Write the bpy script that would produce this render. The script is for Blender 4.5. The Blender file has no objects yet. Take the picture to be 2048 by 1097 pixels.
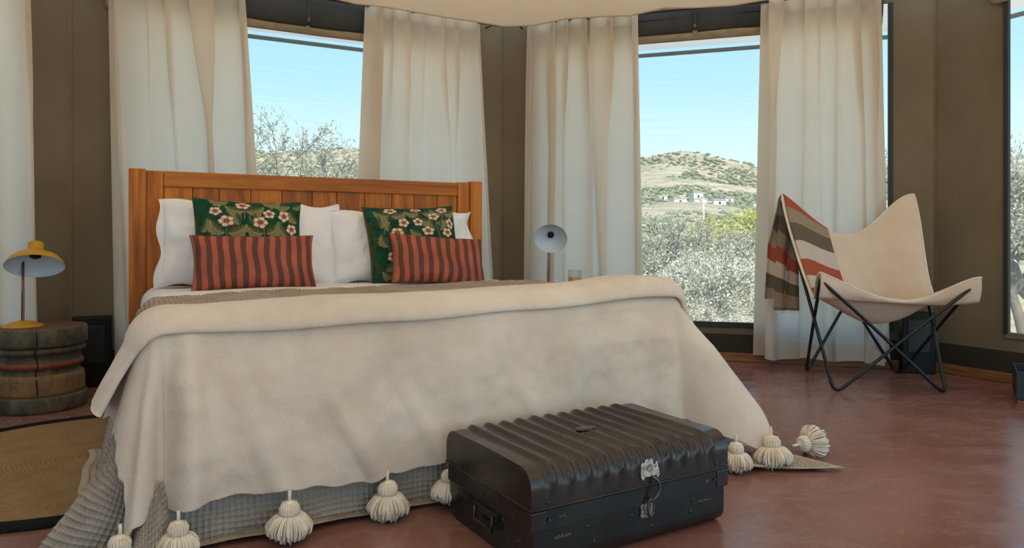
import bpy, bmesh, math, random
import numpy as np
from mathutils import Vector, Matrix
R = math.radians
sc = bpy.context.scene
col = sc.collection

# ------------------------------------------------------------------ camera
cam = bpy.data.cameras.new('camera'); cam_o = bpy.data.objects.new('camera', cam); col.objects.link(cam_o)
cam_o.location = (0, 0, .85); cam_o.rotation_euler = (R(90), 0, 0)
cam.sensor_width = 36; cam.lens = 1430 / 2048 * 36; cam.shift_y = -70.5 / 2048
cam.clip_start = .05; cam.clip_end = 3000
sc.camera = cam_o
# ------------------------------------------------------------------ sky
world = bpy.data.worlds.new('sky'); sc.world = world; world.use_nodes = True
nt = world.node_tree; nt.nodes.clear()
wo = nt.nodes.new('ShaderNodeOutputWorld'); wb = nt.nodes.new('ShaderNodeBackground')
tc = nt.nodes.new('ShaderNodeTexCoord'); sx = nt.nodes.new('ShaderNodeSeparateXYZ'); cr = nt.nodes.new('ShaderNodeValToRGB')
nt.links.new(tc.outputs['Generated'], sx.inputs[0]); nt.links.new(sx.outputs['Z'], cr.inputs[0])
e = cr.color_ramp.elements
e[0].position = .0; e[0].color = (.80, .88, .90, 1)
e[1].position = .9; e[1].color = (.10, .28, .60, 1)
for p_, c_ in ((.10, (.63, .83, .92, 1)), (.20, (.40, .70, .88, 1)), (.34, (.25, .56, .82, 1))):
    q_ = e.new(p_); q_.color = c_
nt.links.new(cr.outputs[0], wb.inputs['Color']); wb.inputs['Strength'].default_value = 2.5
nt.links.new(wb.outputs[0], wo.inputs[0])
# ------------------------------------------------------------------ sun
sun = bpy.data.lights.new('sun', 'SUN'); sun_o = bpy.data.objects.new('sun', sun); col.objects.link(sun_o)
sun.energy = 14; sun.angle = R(1); sun.color = (1, .92, .79)
sd = Vector((.30, -.95, 0)).normalized() * math.cos(R(52)) + Vector((0, 0, math.sin(R(52))))
sun_o.rotation_euler = sd.to_track_quat('Z', 'Y').to_euler(); sun_o.location = (0, 0, 20)
# ------------------------------------------------------------------ exposure
vs = sc.view_settings
vs.view_transform = 'Standard'; vs.look = 'None'; vs.gamma = 1; vs.use_curve_mapping = False
vs.exposure = -0.12

# ------------------------------------------------------------------ materials
MATS = {}
def new_mat(name):
    m = bpy.data.materials.new(name); m.use_nodes = True
    n = m.node_tree; n.nodes.clear()
    o = n.nodes.new('ShaderNodeOutputMaterial'); b = n.nodes.new('ShaderNodeBsdfPrincipled')
    n.links.new(b.outputs[0], o.inputs[0]); MATS[name] = m
    return m, n, b, o
def coords(n, space='Object', scale=(1, 1, 1)):
    t = n.nodes.new('ShaderNodeTexCoord'); mp = n.nodes.new('ShaderNodeMapping')
    mp.inputs['Scale'].default_value = scale; n.links.new(t.outputs[space], mp.inputs[0]); return mp.outputs[0]
def noise(n, vec, scale, detail=4, rough=.55, dist=0):
    t = n.nodes.new('ShaderNodeTexNoise'); t.inputs['Scale'].default_value = scale; t.inputs['Detail'].default_value = detail
    t.inputs['Roughness'].default_value = rough; t.inputs['Distortion'].default_value = dist
    n.links.new(vec, t.inputs['Vector']); return t.outputs['Fac']
def ramp(n, fac, stops):
    r = n.nodes.new('ShaderNodeValToRGB'); el = r.color_ramp.elements
    el[0].position, el[0].color = stops[0][0], (*stops[0][1], 1)
    el[1].position, el[1].color = stops[-1][0], (*stops[-1][1], 1)
    for p, c in stops[1:-1]:
        x = el.new(p); x.color = (*c, 1)
    n.links.new(fac, r.inputs[0]); return r.outputs[0]
def mix(n, fac, a, b, mode='MIX'):
    m = n.nodes.new('ShaderNodeMix'); m.data_type = 'RGBA'; m.blend_type = mode
    for s, v in ((m.inputs[0], fac), (m.inputs[6], a), (m.inputs[7], b)):
        if isinstance(v, (int, float)): s.default_value = v
        elif isinstance(v, tuple): s.default_value = (*v, 1)
        else: n.links.new(v, s)
    return m.outputs[2]
def bump(n, b, h, strength, dist=.01):
    x = n.nodes.new('ShaderNodeBump'); x.inputs['Strength'].default_value = strength; x.inputs['Distance'].default_value = dist
    n.links.new(h, x.inputs['Height']); n.links.new(x.outputs[0], b.inputs['Normal'])
def plain(name, c1, rough=.7, c2=None, ns=8, nscale=(1, 1, 1), metal=0, bmp=None, spec=.5, lo=.35, hi=.65, detail=4):
    m, n, b, o = new_mat(name)
    b.inputs['Roughness'].default_value = rough; b.inputs['Metallic'].default_value = metal
    b.inputs['Specular IOR Level'].default_value = spec
    v = coords(n, 'Object', nscale)
    f = noise(n, v, ns, detail)
    c2 = c2 or tuple(x * .82 for x in c1)
    n.links.new(ramp(n, f, [(lo, c2), (hi, c1)]), b.inputs['Base Color'])
    if bmp:
        bump(n, b, noise(n, v, bmp[0], 3), bmp[1], bmp[2] if len(bmp) > 2 else .01)
    return m
def cloth(name, c1, c2, trans, ns=3, bmp=None, rough=.9, attr=None):
    """diffuse + translucent cloth"""
    m, n, b, o = new_mat(name); n.nodes.remove(b)
    d = n.nodes.new('ShaderNodeBsdfDiffuse'); t = n.nodes.new('ShaderNodeBsdfTranslucent'); mx = n.nodes.new('ShaderNodeMixShader')
    v = coords(n)
    c = ramp(n, noise(n, v, ns), [(.35, c2), (.65, c1)])
    n.links.new(c, d.inputs[0]); n.links.new(c, t.inputs[0]); mx.inputs[0].default_value = trans
    if bmp:
        x = n.nodes.new('ShaderNodeBump'); x.inputs['Strength'].default_value = bmp[1]; x.inputs['Distance'].default_value = .005
        n.links.new(noise(n, v, bmp[0], 3), x.inputs['Height'])
        n.links.new(x.outputs[0], d.inputs['Normal'])
    n.links.new(d.outputs[0], mx.inputs[1]); n.links.new(t.outputs[0], mx.inputs[2]); n.links.new(mx.outputs[0], o.inputs[0])
    return m

plain('canvas', (.200, .160, .104), .85, (.155, .124, .080), 1.6, bmp=(5, .25, .02), spec=.2)
plain('canvas_dark', (.060, .058, .055), .85, (.042, .042, .040), 3, bmp=(6, .3, .02), spec=.2)
plain('canvas_hem', (.36, .29, .19), .85, (.28, .22, .14), 14, (1, 1, 3), spec=.2, bmp=(30, .2))
plain('skirt', (.050, .042, .032), .9, (.035, .030, .024), 2, spec=.15)
plain('zip', (.018, .022, .022), .6, None, 5)
cloth('liner', (.80, .63, .45), (.74, .57, .40), .26, 1.2)
cloth('fly', (.75, .76, .74), (.68, .70, .70), .45, 2)
cloth('curtain', (.86, .79, .70), (.82, .75, .66), .60, 2.5, bmp=(160, .25))
plain('curtain_tape', (.70, .62, .50), .9, None, 6)
plain('trim_wood', (.30, .13, .05), .55, (.17, .07, .028), 6, (1, 12, 12))
plain('rod', (.05, .05, .05), .4, None, 6, metal=.6)

def m_floor():
    m, n, b, o = new_mat('floor')
    v = coords(n)
    big = noise(n, v, .9, 6, .6, .4); mid = noise(n, coords(n, 'Object', (1, 2.2, 1)), 3.2, 10, .72, .6); fine = noise(n, v, 40, 4)
    c = ramp(n, big, [(.3, (.185, .074, .055)), (.55, (.250, .108, .080)), (.75, (.32, .155, .120))])
    c = mix(n, ramp(n, mid, [(.45, (0, 0, 0)), (.80, (.45, .45, .45))]), c, (.42, .30, .275))  # pale mottling strengthened in the colour to stand in for glossy streaks
    c = mix(n, .18, c, ramp(n, fine, [(.3, (.10, .036, .028)), (.7, (.30, .16, .13))]))
    n.links.new(c, b.inputs['Base Color'])
    rr = n.nodes.new('ShaderNodeMapRange'); rr.inputs[1].default_value = .3; rr.inputs[2].default_value = .7
    rr.inputs[3].default_value = .13; rr.inputs[4].default_value = .36
    n.links.new(mid, rr.inputs[0]); n.links.new(rr.outputs[0], b.inputs['Roughness'])
    b.inputs['Specular IOR Level'].default_value = .6
    bump(n, b, mid, .05, .01)
m_floor()

def m_screen():
    m, n, b, o = new_mat('mesh_screen'); n.nodes.remove(b)
    t = n.nodes.new('ShaderNodeBsdfTransparent'); d = n.nodes.new('ShaderNodeBsdfTranslucent'); mx = n.nodes.new('ShaderNodeMixShader')
    v = coords(n, 'Object', (1.2, 1, 210))
    f = noise(n, v, 1, 1)
    t.inputs[0].default_value = (.60, .60, .60, 1)
    c = ramp(n, f, [(.35, (.588, .588, .588)), (.65, (.622, .622, .622))])
    n.links.new(c, t.inputs[0])
    d.inputs[0].default_value = (.55, .56, .56, 1)
    mx.inputs[0].default_value = .17
    n.links.new(t.outputs[0], mx.inputs[1]); n.links.new(d.outputs[0], mx.inputs[2]); n.links.new(mx.outputs[0], o.inputs[0])
m_screen()

def m_wood(name, dark, midc, light, axis):
    m, n, b, o = new_mat(name)
    s = [9, 9, 9]; s[axis] = .9
    v = coords(n, 'Object', tuple(s))
    oi = n.nodes.new('ShaderNodeObjectInfo')
    ad = n.nodes.new('ShaderNodeVectorMath'); ad.operation = 'MULTIPLY_ADD'
    cmb = n.nodes.new('ShaderNodeCombineXYZ')
    for i in range(3): n.links.new(oi.outputs['Random'], cmb.inputs[i])
    n.links.new(cmb.outputs[0], ad.inputs[0]); ad.inputs[1].default_value = (31, 17, 23); n.links.new(v, ad.inputs[2])
    f = noise(n, ad.outputs[0], 1.1, 8, .62, 1.6)
    c = ramp(n, f, [(.30, dark), (.50, midc), (.70, light)])
    tint = ramp(n, oi.outputs['Random'], [(0, (.78, .74, .70)), (1, (1.15, 1.12, 1.08))])
    n.links.new(mix(n, 1.0, c, tint, 'MULTIPLY'), b.inputs['Base Color'])
    b.inputs['Roughness'].default_value = .42; b.inputs['Specular IOR Level'].default_value = .3
    bump(n, b, f, .08, .004)
m_wood('wood_x', (.22, .058, .004), (.43, .132, .007), (.60, .225, .016), 0)
m_wood('wood_z', (.22, .058, .004), (.43, .132, .007), (.60, .225, .016), 2)

plain('sheet', (.80, .80, .80), .85, (.76, .76, .77), 3, bmp=(9, .25, .02), spec=.2)
plain('mattress', (.72, .70, .66), .9, None, 4)
plain('waffle', (.47, .395, .325), .95, (.40, .335, .275), 10, spec=.1)
def m_wool():
    m, n, b, o = new_mat('wool')
    v = coords(n)
    f = noise(n, v, 5, 5, .6); g = noise(n, v, 120, 4, .7); h = noise(n, v, 30, 4)
    c = ramp(n, f, [(.32, (.60, .505, .410)), (.66, (.70, .615, .52))])
    c = mix(n, ramp(n, g, [(.62, (0, 0, 0)), (.75, (.55, .55, .55))]), c, (.40, .31, .22))
    n.links.new(c, b.inputs['Base Color']); b.inputs['Roughness'].default_value = .95; b.inputs['Specular IOR Level'].default_value = .1
    b.inputs['Sheen Weight'].default_value = .25; b.inputs['Sheen Roughness'].default_value = .5
    a = n.nodes.new('ShaderNodeMath'); a.operation = 'ADD'; n.links.new(g, a.inputs[0]); n.links.new(h, a.inputs[1])
    bump(n, b, a.outputs[0], .45, .004)
m_wool()
plain('yarn', (.82, .74, .62), .95, (.70, .61, .48), 25, spec=.1)
plain('pillow_white', (.82, .82, .83), .85, (.78, .78, .80), 4, bmp=(7, .3, .02), spec=.2)
def m_attr(name, rough, wv=700, spec=.2, bs=.3):
    m, n, b, o = new_mat(name)
    a = n.nodes.new('ShaderNodeAttribute'); a.attribute_name = 'print'
    v = coords(n); g = noise(n, v, wv, 2)
    c = mix(n, 1.0, a.outputs['Color'], ramp(n, g, [(.3, (.78, .78, .78)), (.7, (1.12, 1.12, 1.12))]), 'MULTIPLY')
    n.links.new(c, b.inputs['Base Color']); b.inputs['Roughness'].default_value = rough; b.inputs['Specular IOR Level'].default_value = spec
    bump(n, b, noise(n, v, 14, 4), bs, .01)
m_attr('print_floral', .9); m_attr('print_stripe', .55, 300, .4, .35); m_attr('throw_stripe', .95, 500)
plain('sling', (.66, .54, .42), .9, (.60, .48, .37), 6, bmp=(200, .2), spec=.15)
plain('sling_edge', (.78, .70, .60), .9, None, 20)
plain('black_steel', (.006, .008, .009), .22, (.009, .011, .012), 9, spec=.35)
plain('black_plastic', (.007, .008, .009), .5, None, 9, spec=.25)
plain('black_panel', (.018, .021, .022), .35, None, 9, spec=.3)
plain('bin_blue', (.012, .022, .028), .45, None, 9)
plain('lamp_yellow', (.52, .27, .006), .32, (.46, .23, .005), 6, spec=.5)
plain('lamp_white', (.62, .72, .82), .25, (.57, .67, .78), 5)
plain('lamp_rod', (.30, .20, .17), .3, None, 9, metal=.7)
plain('cord_red', (.25, .02, .02), .6, None, 9)
def m_stool(name, c1, c2, c3):
    m, n, b, o = new_mat(name)
    v = coords(n, 'Object', (1, 1, .5)); f = noise(n, v, 16, 8, .7); g = noise(n, v, 60, 4, .7)
    c = ramp(n, f, [(.32, c3), (.5, c2), (.68, c1)])
    c = mix(n, ramp(n, g, [(.6, (0, 0, 0)), (.7, (.8, .8, .8))]), c, (.015, .012, .008))
    n.links.new(c, b.inputs['Base Color']); b.inputs['Roughness'].default_value = .6
    bump(n, b, f, .3, .01)
m_stool('stool_tan', (.26, .155, .055), (.20, .115, .042), (.09, .055, .025))
m_stool('stool_green', (.15, .115, .06), (.065, .060, .036), (.022, .024, .016))
m_stool('stool_red', (.28, .065, .032), (.22, .045, .022), (.10, .022, .012))
m_stool('stool_top', (.17, .09, .05), (.12, .062, .034), (.05, .03, .018))
plain('crack', (.012, .008, .006), .9)
def m_jute():
    m, n, b, o = new_mat('jute')
    t = n.nodes.new('ShaderNodeTexCoord'); ln = n.nodes.new('ShaderNodeVectorMath'); ln.operation = 'LENGTH'
    n.links.new(t.outputs['Object'], ln.inputs[0])
    v = coords(n); f = noise(n, v, 9, 5); g = noise(n, v, 110, 3)
    w = n.nodes.new('ShaderNodeMath'); w.operation = 'MULTIPLY'; w.inputs[1].default_value = 420
    n.links.new(ln.outputs['Value'], w.inputs[0]); s = n.nodes.new('ShaderNodeMath'); s.operation = 'SINE'; n.links.new(w.outputs[0], s.inputs[0])
    c = ramp(n, f, [(.3, (.25, .155, .070)), (.7, (.36, .235, .115))])
    c = mix(n, .35, c, ramp(n, g, [(.35, (.14, .08, .035)), (.65, (.42, .28, .14))]))
    n.links.new(c, b.inputs['Base Color']); b.inputs['Roughness'].default_value = .95; b.inputs['Specular IOR Level'].default_value = .1
    bump(n, b, s.outputs[0], .5, .004)
m_jute()
plain('jute_black', (.014, .015, .017), .95, (.008, .009, .010), 60, spec=.1)
def m_trunk(name, c1, c2, rust):
    m, n, b, o = new_mat(name)
    v = coords(n); f = noise(n, v, 7, 6, .65); g = noise(n, v, 45, 6, .75); k = noise(n, coords(n, 'Object', (1, 1, 6)), 22, 4, .7)
    c = ramp(n, f, [(.35, c2), (.62, c1)])
    c = mix(n, ramp(n, g, [(.66, (0, 0, 0)), (.74, (.7, .7, .7))]), c, rust)
    c = mix(n, ramp(n, k, [(.73, (0, 0, 0)), (.78, (.5, .5, .5))]), c, (.16, .15, .12))
    n.links.new(c, b.inputs['Base Color'])
    rr = n.nodes.new('ShaderNodeMapRange'); rr.inputs[1].default_value = .3; rr.inputs[2].default_value = .7
    rr.inputs[3].default_value = .14; rr.inputs[4].default_value = .34
    n.links.new(f, rr.inputs[0]); n.links.new(rr.outputs[0], b.inputs['Roughness'])
    b.inputs['Specular IOR Level'].default_value = .5
    bump(n, b, f, .12, .02)
m_trunk('trunk_lid', (.030, .021, .016), (.017, .013, .011), (.075, .030, .015))
m_trunk('trunk_body', (.014, .019, .017), (.008, .011, .011), (.030, .020, .014))
plain('latch', (.46, .43, .38), .38, (.22, .19, .15), 60, metal=.85)
plain('hasp', (.16, .14, .11), .4, (.07, .06, .05), 40, metal=.85)
plain('scratch', (.42, .40, .34), .8)
plain('scratch_orange', (.55, .25, .09), .8)
def m_glass():
    m, n, b, o = new_mat('glass')
    n.nodes.remove(b); tr = n.nodes.new('ShaderNodeBsdfTransparent'); gs = n.nodes.new('ShaderNodeBsdfGlossy'); mx = n.nodes.new('ShaderNodeMixShader')
    tr.inputs[0].default_value = (.93, .95, .95, 1); gs.inputs['Roughness'].default_value = .05; mx.inputs[0].default_value = .10
    n.links.new(tr.outputs[0], mx.inputs[1]); n.links.new(gs.outputs[0], mx.inputs[2]); n.links.new(mx.outputs[0], o.inputs[0])
    m, n, b, o = new_mat('juice')
    v = coords(n); n.links.new(ramp(n, noise(n, v, 30), [(.3, (.62, .22, .015)), (.7, (.75, .30, .03))]), b.inputs['Base Color'])
    b.inputs['Roughness'].default_value = .2
m_glass()
# outdoors
cloth('olive_leaf', (.66, .62, .48), (.30, .31, .20), .3, 5)
cloth('olive_leaf_pale', (.90, .87, .74), (.36, .37, .26), .3, 6)
cloth('citrus_leaf', (.66, .62, .10), (.36, .40, .06), .35, 1.2)
plain('bark', (.18, .14, .10), .9, (.09, .07, .05), 6)
plain('dry_ground', (.44, .37, .25), .95, (.26, .26, .14), .35, detail=8, spec=.1)
def m_hill():
    m, n, b, o = new_mat('hillside')
    v = coords(n); f = noise(n, v, .020, 9, .62); g = noise(n, v, .14, 6, .7)
    tz = coords(n, 'Object', (.010, .02, .42)); h = noise(n, tz, 1.0, 5, .6)
    c = ramp(n, f, [(.35, (.23, .23, .15)), (.5, (.34, .30, .21)), (.68, (.47, .38, .27))])
    c = mix(n, ramp(n, h, [(.45, (0, 0, 0)), (.62, (.65, .65, .65))]), c, (.50, .42, .31))
    c = mix(n, ramp(n, g, [(.5, (0, 0, 0)), (.62, (.7, .7, .7))]), c, (.15, .17, .10))
    n.links.new(c, b.inputs['Base Color']); b.inputs['Roughness'].default_value = .95; b.inputs['Specular IOR Level'].default_value = .05
m_hill()
plain('scrub', (.24, .25, .15), .95, (.15, .17, .10), .05, spec=.05)
plain('house_white', (.82, .80, .76), .8, None, .3)
plain('house_roof', (.60, .50, .42), .8, None, .3)
plain('house_window', (.05, .06, .07), .4, None, 1)
plain('pole_wood', (.55, .50, .44), .8, None, 2)

# ------------------------------------------------------------------ mesh helpers
def tag(o, label=None, cat=None, group=None, kind=None):
    if label: o['label'] = label
    if cat: o['category'] = cat
    if group: o['group'] = group
    if kind: o['kind'] = kind
    return o
def mesh(name, V, F, mat, smooth=True):
    me = bpy.data.meshes.new(name)
    V = np.asarray(V, dtype=np.float32)
    me.from_pydata(V.tolist() if len(V) < 2000 else [tuple(v) for v in V.tolist()], [], F if isinstance(F, list) else F.tolist())
    if mat: me.materials.append(MATS[mat] if isinstance(mat, str) else mat)
    if smooth: me.polygons.foreach_set('use_smooth', [True] * len(me.polygons))
    me.update(); return me
def obj(name, me, parent=None, loc=(0, 0, 0), rot=(0, 0, 0)):
    o = bpy.data.objects.new(name, me); col.objects.link(o); o.parent = parent
    o.location = loc; o.rotation_euler = rot; return o
def empty(name, loc=(0, 0, 0), rotz=0, label=None, cat=None, group=None, kind=None):
    o = bpy.data.objects.new(name, None); col.objects.link(o); o.location = loc; o.rotation_euler = (0, 0, rotz)
    o.empty_display_size = .1
    return tag(o, label, cat, group, kind)
def copy_tree(o, parent=None):
    c = o.copy(); col.objects.link(c); c.parent = parent
    for ch in list(o.children): copy_tree(ch, c)
    return c
def gridF(nu, nv, off=0, flip=False, wrap=False):
    i, j = np.meshgrid(np.arange(nu - 1 + (1 if wrap else 0)), np.arange(nv - 1), indexing='ij')
    i2 = (i + 1) % nu
    F = np.stack([i * nv + j, i2 * nv + j, i2 * nv + j + 1, i * nv + j + 1], -1).reshape(-1, 4) + off
    return F[:, ::-1] if flip else F
class MB:
    def __init__(s): s.V = []; s.F = []
    def add(s, V, F):
        k = len(s.V); s.V += [tuple(map(float, v)) for v in V]; s.F += [tuple(int(i) + k for i in f) for f in F]; return s
    def box(s, a, b):
        (x0, y0, z0), (x1, y1, z1) = a, b
        V = [(x0, y0, z0), (x1, y0, z0), (x1, y1, z0), (x0, y1, z0), (x0, y0, z1), (x1, y0, z1), (x1, y1, z1), (x0, y1, z1)]
        return s.add(V, [(0, 3, 2, 1), (4, 5, 6, 7), (0, 1, 5, 4), (1, 2, 6, 5), (2, 3, 7, 6), (3, 0, 4, 7)])
    def tube(s, pts, r, n=8, cap=True, closed=False):
        P = [Vector(p) for p in pts]; m = len(P)
        rr = r if isinstance(r, (list, tuple)) else [r] * m
        V = []; prev = None
        for i in range(m):
            a = P[(i - 1) % m] if (closed or i > 0) else P[i]; b = P[(i + 1) % m] if (closed or i < m - 1) else P[i]
            t = (b - a).normalized()
            if prev is None:
                u = t.orthogonal().normalized()
            else:
                u = (prev - t * prev.dot(t)); u = u.normalized() if u.length > 1e-6 else t.orthogonal().normalized()
            prev = u; w = t.cross(u)
            for k in range(n):
                an = 2 * math.pi * k / n
                V.append(P[i] + (u * math.cos(an) + w * math.sin(an)) * rr[i])
        F = []
        for i in range(m if closed else m - 1):
            i2 = (i + 1) % m
            for k in range(n):
                k2 = (k + 1) % n
                F.append((i * n + k, i * n + k2, i2 * n + k2, i2 * n + k))
        if cap and not closed:
            F.append(tuple(range(n))[::-1]); F.append(tuple((m - 1) * n + k for k in range(n)))
        return s.add(V, F)
    def lathe(s, prof, n=32, cx=0, cy=0):
        V = []
        for (r, z) in prof:
            for k in range(n):
                a = 2 * math.pi * k / n; V.append((cx + r * math.cos(a), cy + r * math.sin(a), z))
        F = [(i * n + k, i * n + (k + 1) % n, (i + 1) * n + (k + 1) % n, (i + 1) * n + k) for i in range(len(prof) - 1) for k in range(n)]
        return s.add(V, F)
    def obj(s, name, mat, parent=None, smooth=True, loc=(0, 0, 0), rot=(0, 0, 0), bevel=0):
        o = obj(name, mesh(name, s.V, s.F, mat, smooth), parent, loc, rot)
        if bevel:
            b = o.modifiers.new('bevel', 'BEVEL'); b.width = bevel; b.segments = 2; b.limit_method = 'ANGLE'
        return o
def box(name, a, b, mat, parent=None, bevel=.004, loc=(0, 0, 0), rot=(0, 0, 0)):
    return MB().box(a, b).obj(name, mat, parent, False, loc, rot, bevel)
def smooth_path(pts, n=8):
    """Catmull-Rom through points"""
    P = [Vector(p) for p in pts]; out = []
    for i in range(len(P) - 1):
        p0 = P[max(i - 1, 0)]; p1 = P[i]; p2 = P[i + 1]; p3 = P[min(i + 2, len(P) - 1)]
        for k in range(n):
            t = k / n
            out.append(.5 * ((2 * p1) + (p2 - p0) * t + (2 * p0 - 5 * p1 + 4 * p2 - p3) * t * t + (3 * p1 - p0 - 3 * p2 + p3) * t ** 3))
    out.append(P[-1]); return out
def fnoise(x, y, seed=0, n=7, f0=1., gain=.6, lac=1.7):
    """smooth pseudo-noise from rotated sines, numpy"""
    rg = np.random.RandomState(seed); o = np.zeros_like(x + y, dtype=float); a = 1.; f = f0; tot = 0
    for _ in range(n):
        th = rg.uniform(0, 2 * math.pi); ph = rg.uniform(0, 6.28)
        o = o + a * np.sin(f * (np.cos(th) * x + np.sin(th) * y) + ph + 1.3 * np.sin(f * .6 * (np.sin(th) * x - np.cos(th) * y) + ph * 2)); tot += a
        a *= gain; f *= lac
    return o / tot * 1.6

# ------------------------------------------------------------------ tent shell
C = {'a': (-3.469, 1.434), 'b': (-2.597, 4.200), 'c': (-.081, 5.510), 'd': (2.741, 4.622), 'e': (4.103, 2.005),
     'f': (3.216, -.808), 'g': (.599, -2.170), 'h': (-2.130, -1.138)}
ring = 'abcdefgh'
P8 = [Vector(C[k]) for k in ring]
TOPZ = 2.50
def facet(k):
    A = P8[k]; B = P8[(k + 1) % 8]; d = B - A
    return A, d.length, math.atan2(d.y, d.x)
side = ['left', 'back_left', 'back_right', 'right', 'rear_right', 'rear', 'rear_left', 'left_rear']
# opening per facet: x0, x1, z0, z1
opens = {0: (.45, 2.50, .27, 2.40), 1: (.244, 2.633, .27, 2.40), 2: (.347, 2.70, .26, 2.40), 3: (.42, 2.62, .29, 2.40),
         4: (.25, 2.70, .02, 2.36), 5: (.20, 2.75, .02, 2.36), 6: (.70, 2.30, .27, 2.36), 7: (1.2, 1.9, .9, 1.9)}  # unseen rear openings, sized so that daylight comes mainly from the right
wl = {0: 'dark olive canvas wall panel at the far left behind the yellow lamp', 1: 'olive canvas wall behind the headboard',
      2: 'olive brown canvas wall holding the hill view window', 3: 'taupe canvas wall right of the butterfly chair',
      4: 'unseen canvas wall with side doorway opened for daylight', 5: 'unseen canvas wall behind the viewer with entrance opened for daylight',
      6: 'unseen canvas wall at rear left with window narrowed to limit daylight', 7: 'unseen canvas wall on the left rear with small window to limit daylight'}
for k in range(8):
    A, L, an = facet(k); x0, x1, z0, z1 = opens[k]
    m = MB()
    nx = 24
    def panel(a, b, c, d):
        # slightly billowing double-skinned canvas
        n1 = max(2, int((b - a) / .08) + 1); n2 = max(2, int((d - c) / .08) + 1)
        X, Z = np.meshgrid(np.linspace(a, b, n1), np.linspace(c, d, n2), indexing='ij')
        W = .012 * fnoise(X * 4, Z * 2.2, 11 + k) * np.clip(np.minimum(X - a, b - X) / .05, 0, 1) * np.clip(np.minimum(Z - c, d - Z) / .05, 0, 1)
        Vf = np.stack([X, W - .008, Z], -1).reshape(-1, 3); Vb = np.stack([X, W + .008, Z], -1).reshape(-1, 3)
        m.add(Vf, gridF(n1, n2)); m.add(Vb, gridF(n1, n2, flip=True))
    panel(0, x0, 0, TOPZ); panel(x1, L, 0, TOPZ); panel(x0, x1, z1, TOPZ)
    if z0 > .1: panel(x0, x1, 0, z0)
    w = m.obj('wall_' + side[k], 'canvas', None, True, (A.x, A.y, 0), (0, 0, an))
    tag(w, wl[k], 'wall', kind='structure')
    # dark skirting band on the inside
    if z0 > .1:
        box('skirting', (0.01, -.022, .05), (L - .01, -.012, .185), 'skirt', w, .003)
        bb = box('baseboard_' + side[k], (0.0, -.05, 0), (L, -.022, .058), 'trim_wood', None, .005, (A.x, A.y, 0), (0, 0, an))
        tag(bb, 'brown wooden floor board along the ' + side[k].replace('_', ' ') + ' canvas wall', 'baseboard', kind='structure')
    # vertical seam tape at the corner
    MB().box((-.012, -.016, .05), (.012, -.006, TOPZ)).obj('seam', 'canvas', w, False)
# windows
wlab = {0: 'screened window at far left behind the curtain', 1: 'mesh screened window above the headboard showing olive branches',
        2: 'mesh screened window framing the hill', 3: 'mesh screened window at the right edge of the room'}
for k in (0, 1, 2, 3):
    A, L, an = facet(k); x0, x1, z0, z1 = opens[k]
    w = empty('window_%d' % (k + 1), (A.x, A.y, 0), an, wlab[k], 'window', kind='structure')
    MB().add([(x0, .016, z0), (x1, .016, z0), (x1, .016, z1), (x0, .016, z1)], [(0, 1, 2, 3)]).obj('screen', 'mesh_screen', w, False)
    for xa, xb in ((x0 - .006, x0 + .022), (x1 - .022, x1 + .006)):
        box('jamb', (xa, -.02, z0 - .01), (xb, .010, z1), 'zip', w, .003)
    box('sill', (x0, -.02, z0 - .03), (x1, .012, z0 + .006), 'canvas' if k == 3 else 'canvas_dark', w, .004)
    # rolled-up storm flap above the opening
    zb = 2.222 if k in (0, 1) else 2.252
    f = empty('rolled_flap', (A.x, A.y, 0), an,
              {0: 'rolled up dark canvas flap above the far left window', 1: 'rolled up dark canvas flap above the window behind the bed',
               2: 'rolled up dark canvas flap above the hill view window', 3: 'rolled up dark canvas flap above the window at the right edge'}[k],
              'window flap', 'rolled flaps above the windows')
    n1 = 60; X, T = np.meshgrid(np.linspace(x0 - .06, x1 - .06, n1), np.linspace(0, 1, 14), indexing='ij')
    ang = T * 2 * math.pi
    yy = -.048 - (.030 + .006 * fnoise(X * 5, T * 2, 5 + k)) * np.cos(ang); zz = zb + .155 + (.105 + .006 * fnoise(X * 3, T * 0, 8 + k)) * np.sin(ang)
    obj('roll', mesh('roll', np.stack([X, yy, zz], -1).reshape(-1, 3), gridF(n1, 14), 'canvas_dark'), f)
    X, T = np.meshgrid(np.linspace(x0 - .06, x1 - .06, n1), np.linspace(0, 1, 6), indexing='ij')
    zz = zb + T * .068; yy = -.030 - .022 * np.sin(T * math.pi * .8) + .003 * fnoise(X * 9, T * 3, 3 + k)
    h = obj('hem', mesh('hem', np.stack([X, yy, zz], -1).reshape(-1, 3), gridF(n1, 6), 'canvas_hem'), f)
    sm = h.modifiers.new('s', 'SOLIDIFY'); sm.thickness = .006
    # hem piping
    MB().tube([(x, -.046 + .002 * math.sin(x * 7), zb + .070) for x in np.linspace(x0 - .06, x1 - .06, 40)], .006, 6).obj('piping', 'canvas_hem', f)
    mx_ = {0: 1.3, 1: 1.36, 2: 1.45, 3: 1.3}[k]
    st = box('strap', (mx_ - .012, -.086, zb + .07), (mx_ + .012, -.080, 2.44), 'canvas_dark', f, .002)
    box('buckle', (mx_ - .010, -.090, zb + .072), (mx_ + .010, -.082, zb + .098), 'hasp', st, .002)
    MB().add([(mx_ - .022, -.058, zb + .062), (mx_ + .022, -.058, zb + .062), (mx_, -.056, zb + .028),
              (mx_ - .022, -.052, zb + .062), (mx_ + .022, -.052, zb + .062), (mx_, -.050, zb + .028)],
             [(0, 2, 1), (3, 4, 5), (0, 1, 4, 3), (1, 2, 5, 4), (2, 0, 3, 5)]).obj('tab', 'canvas_hem', f, False)
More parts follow.
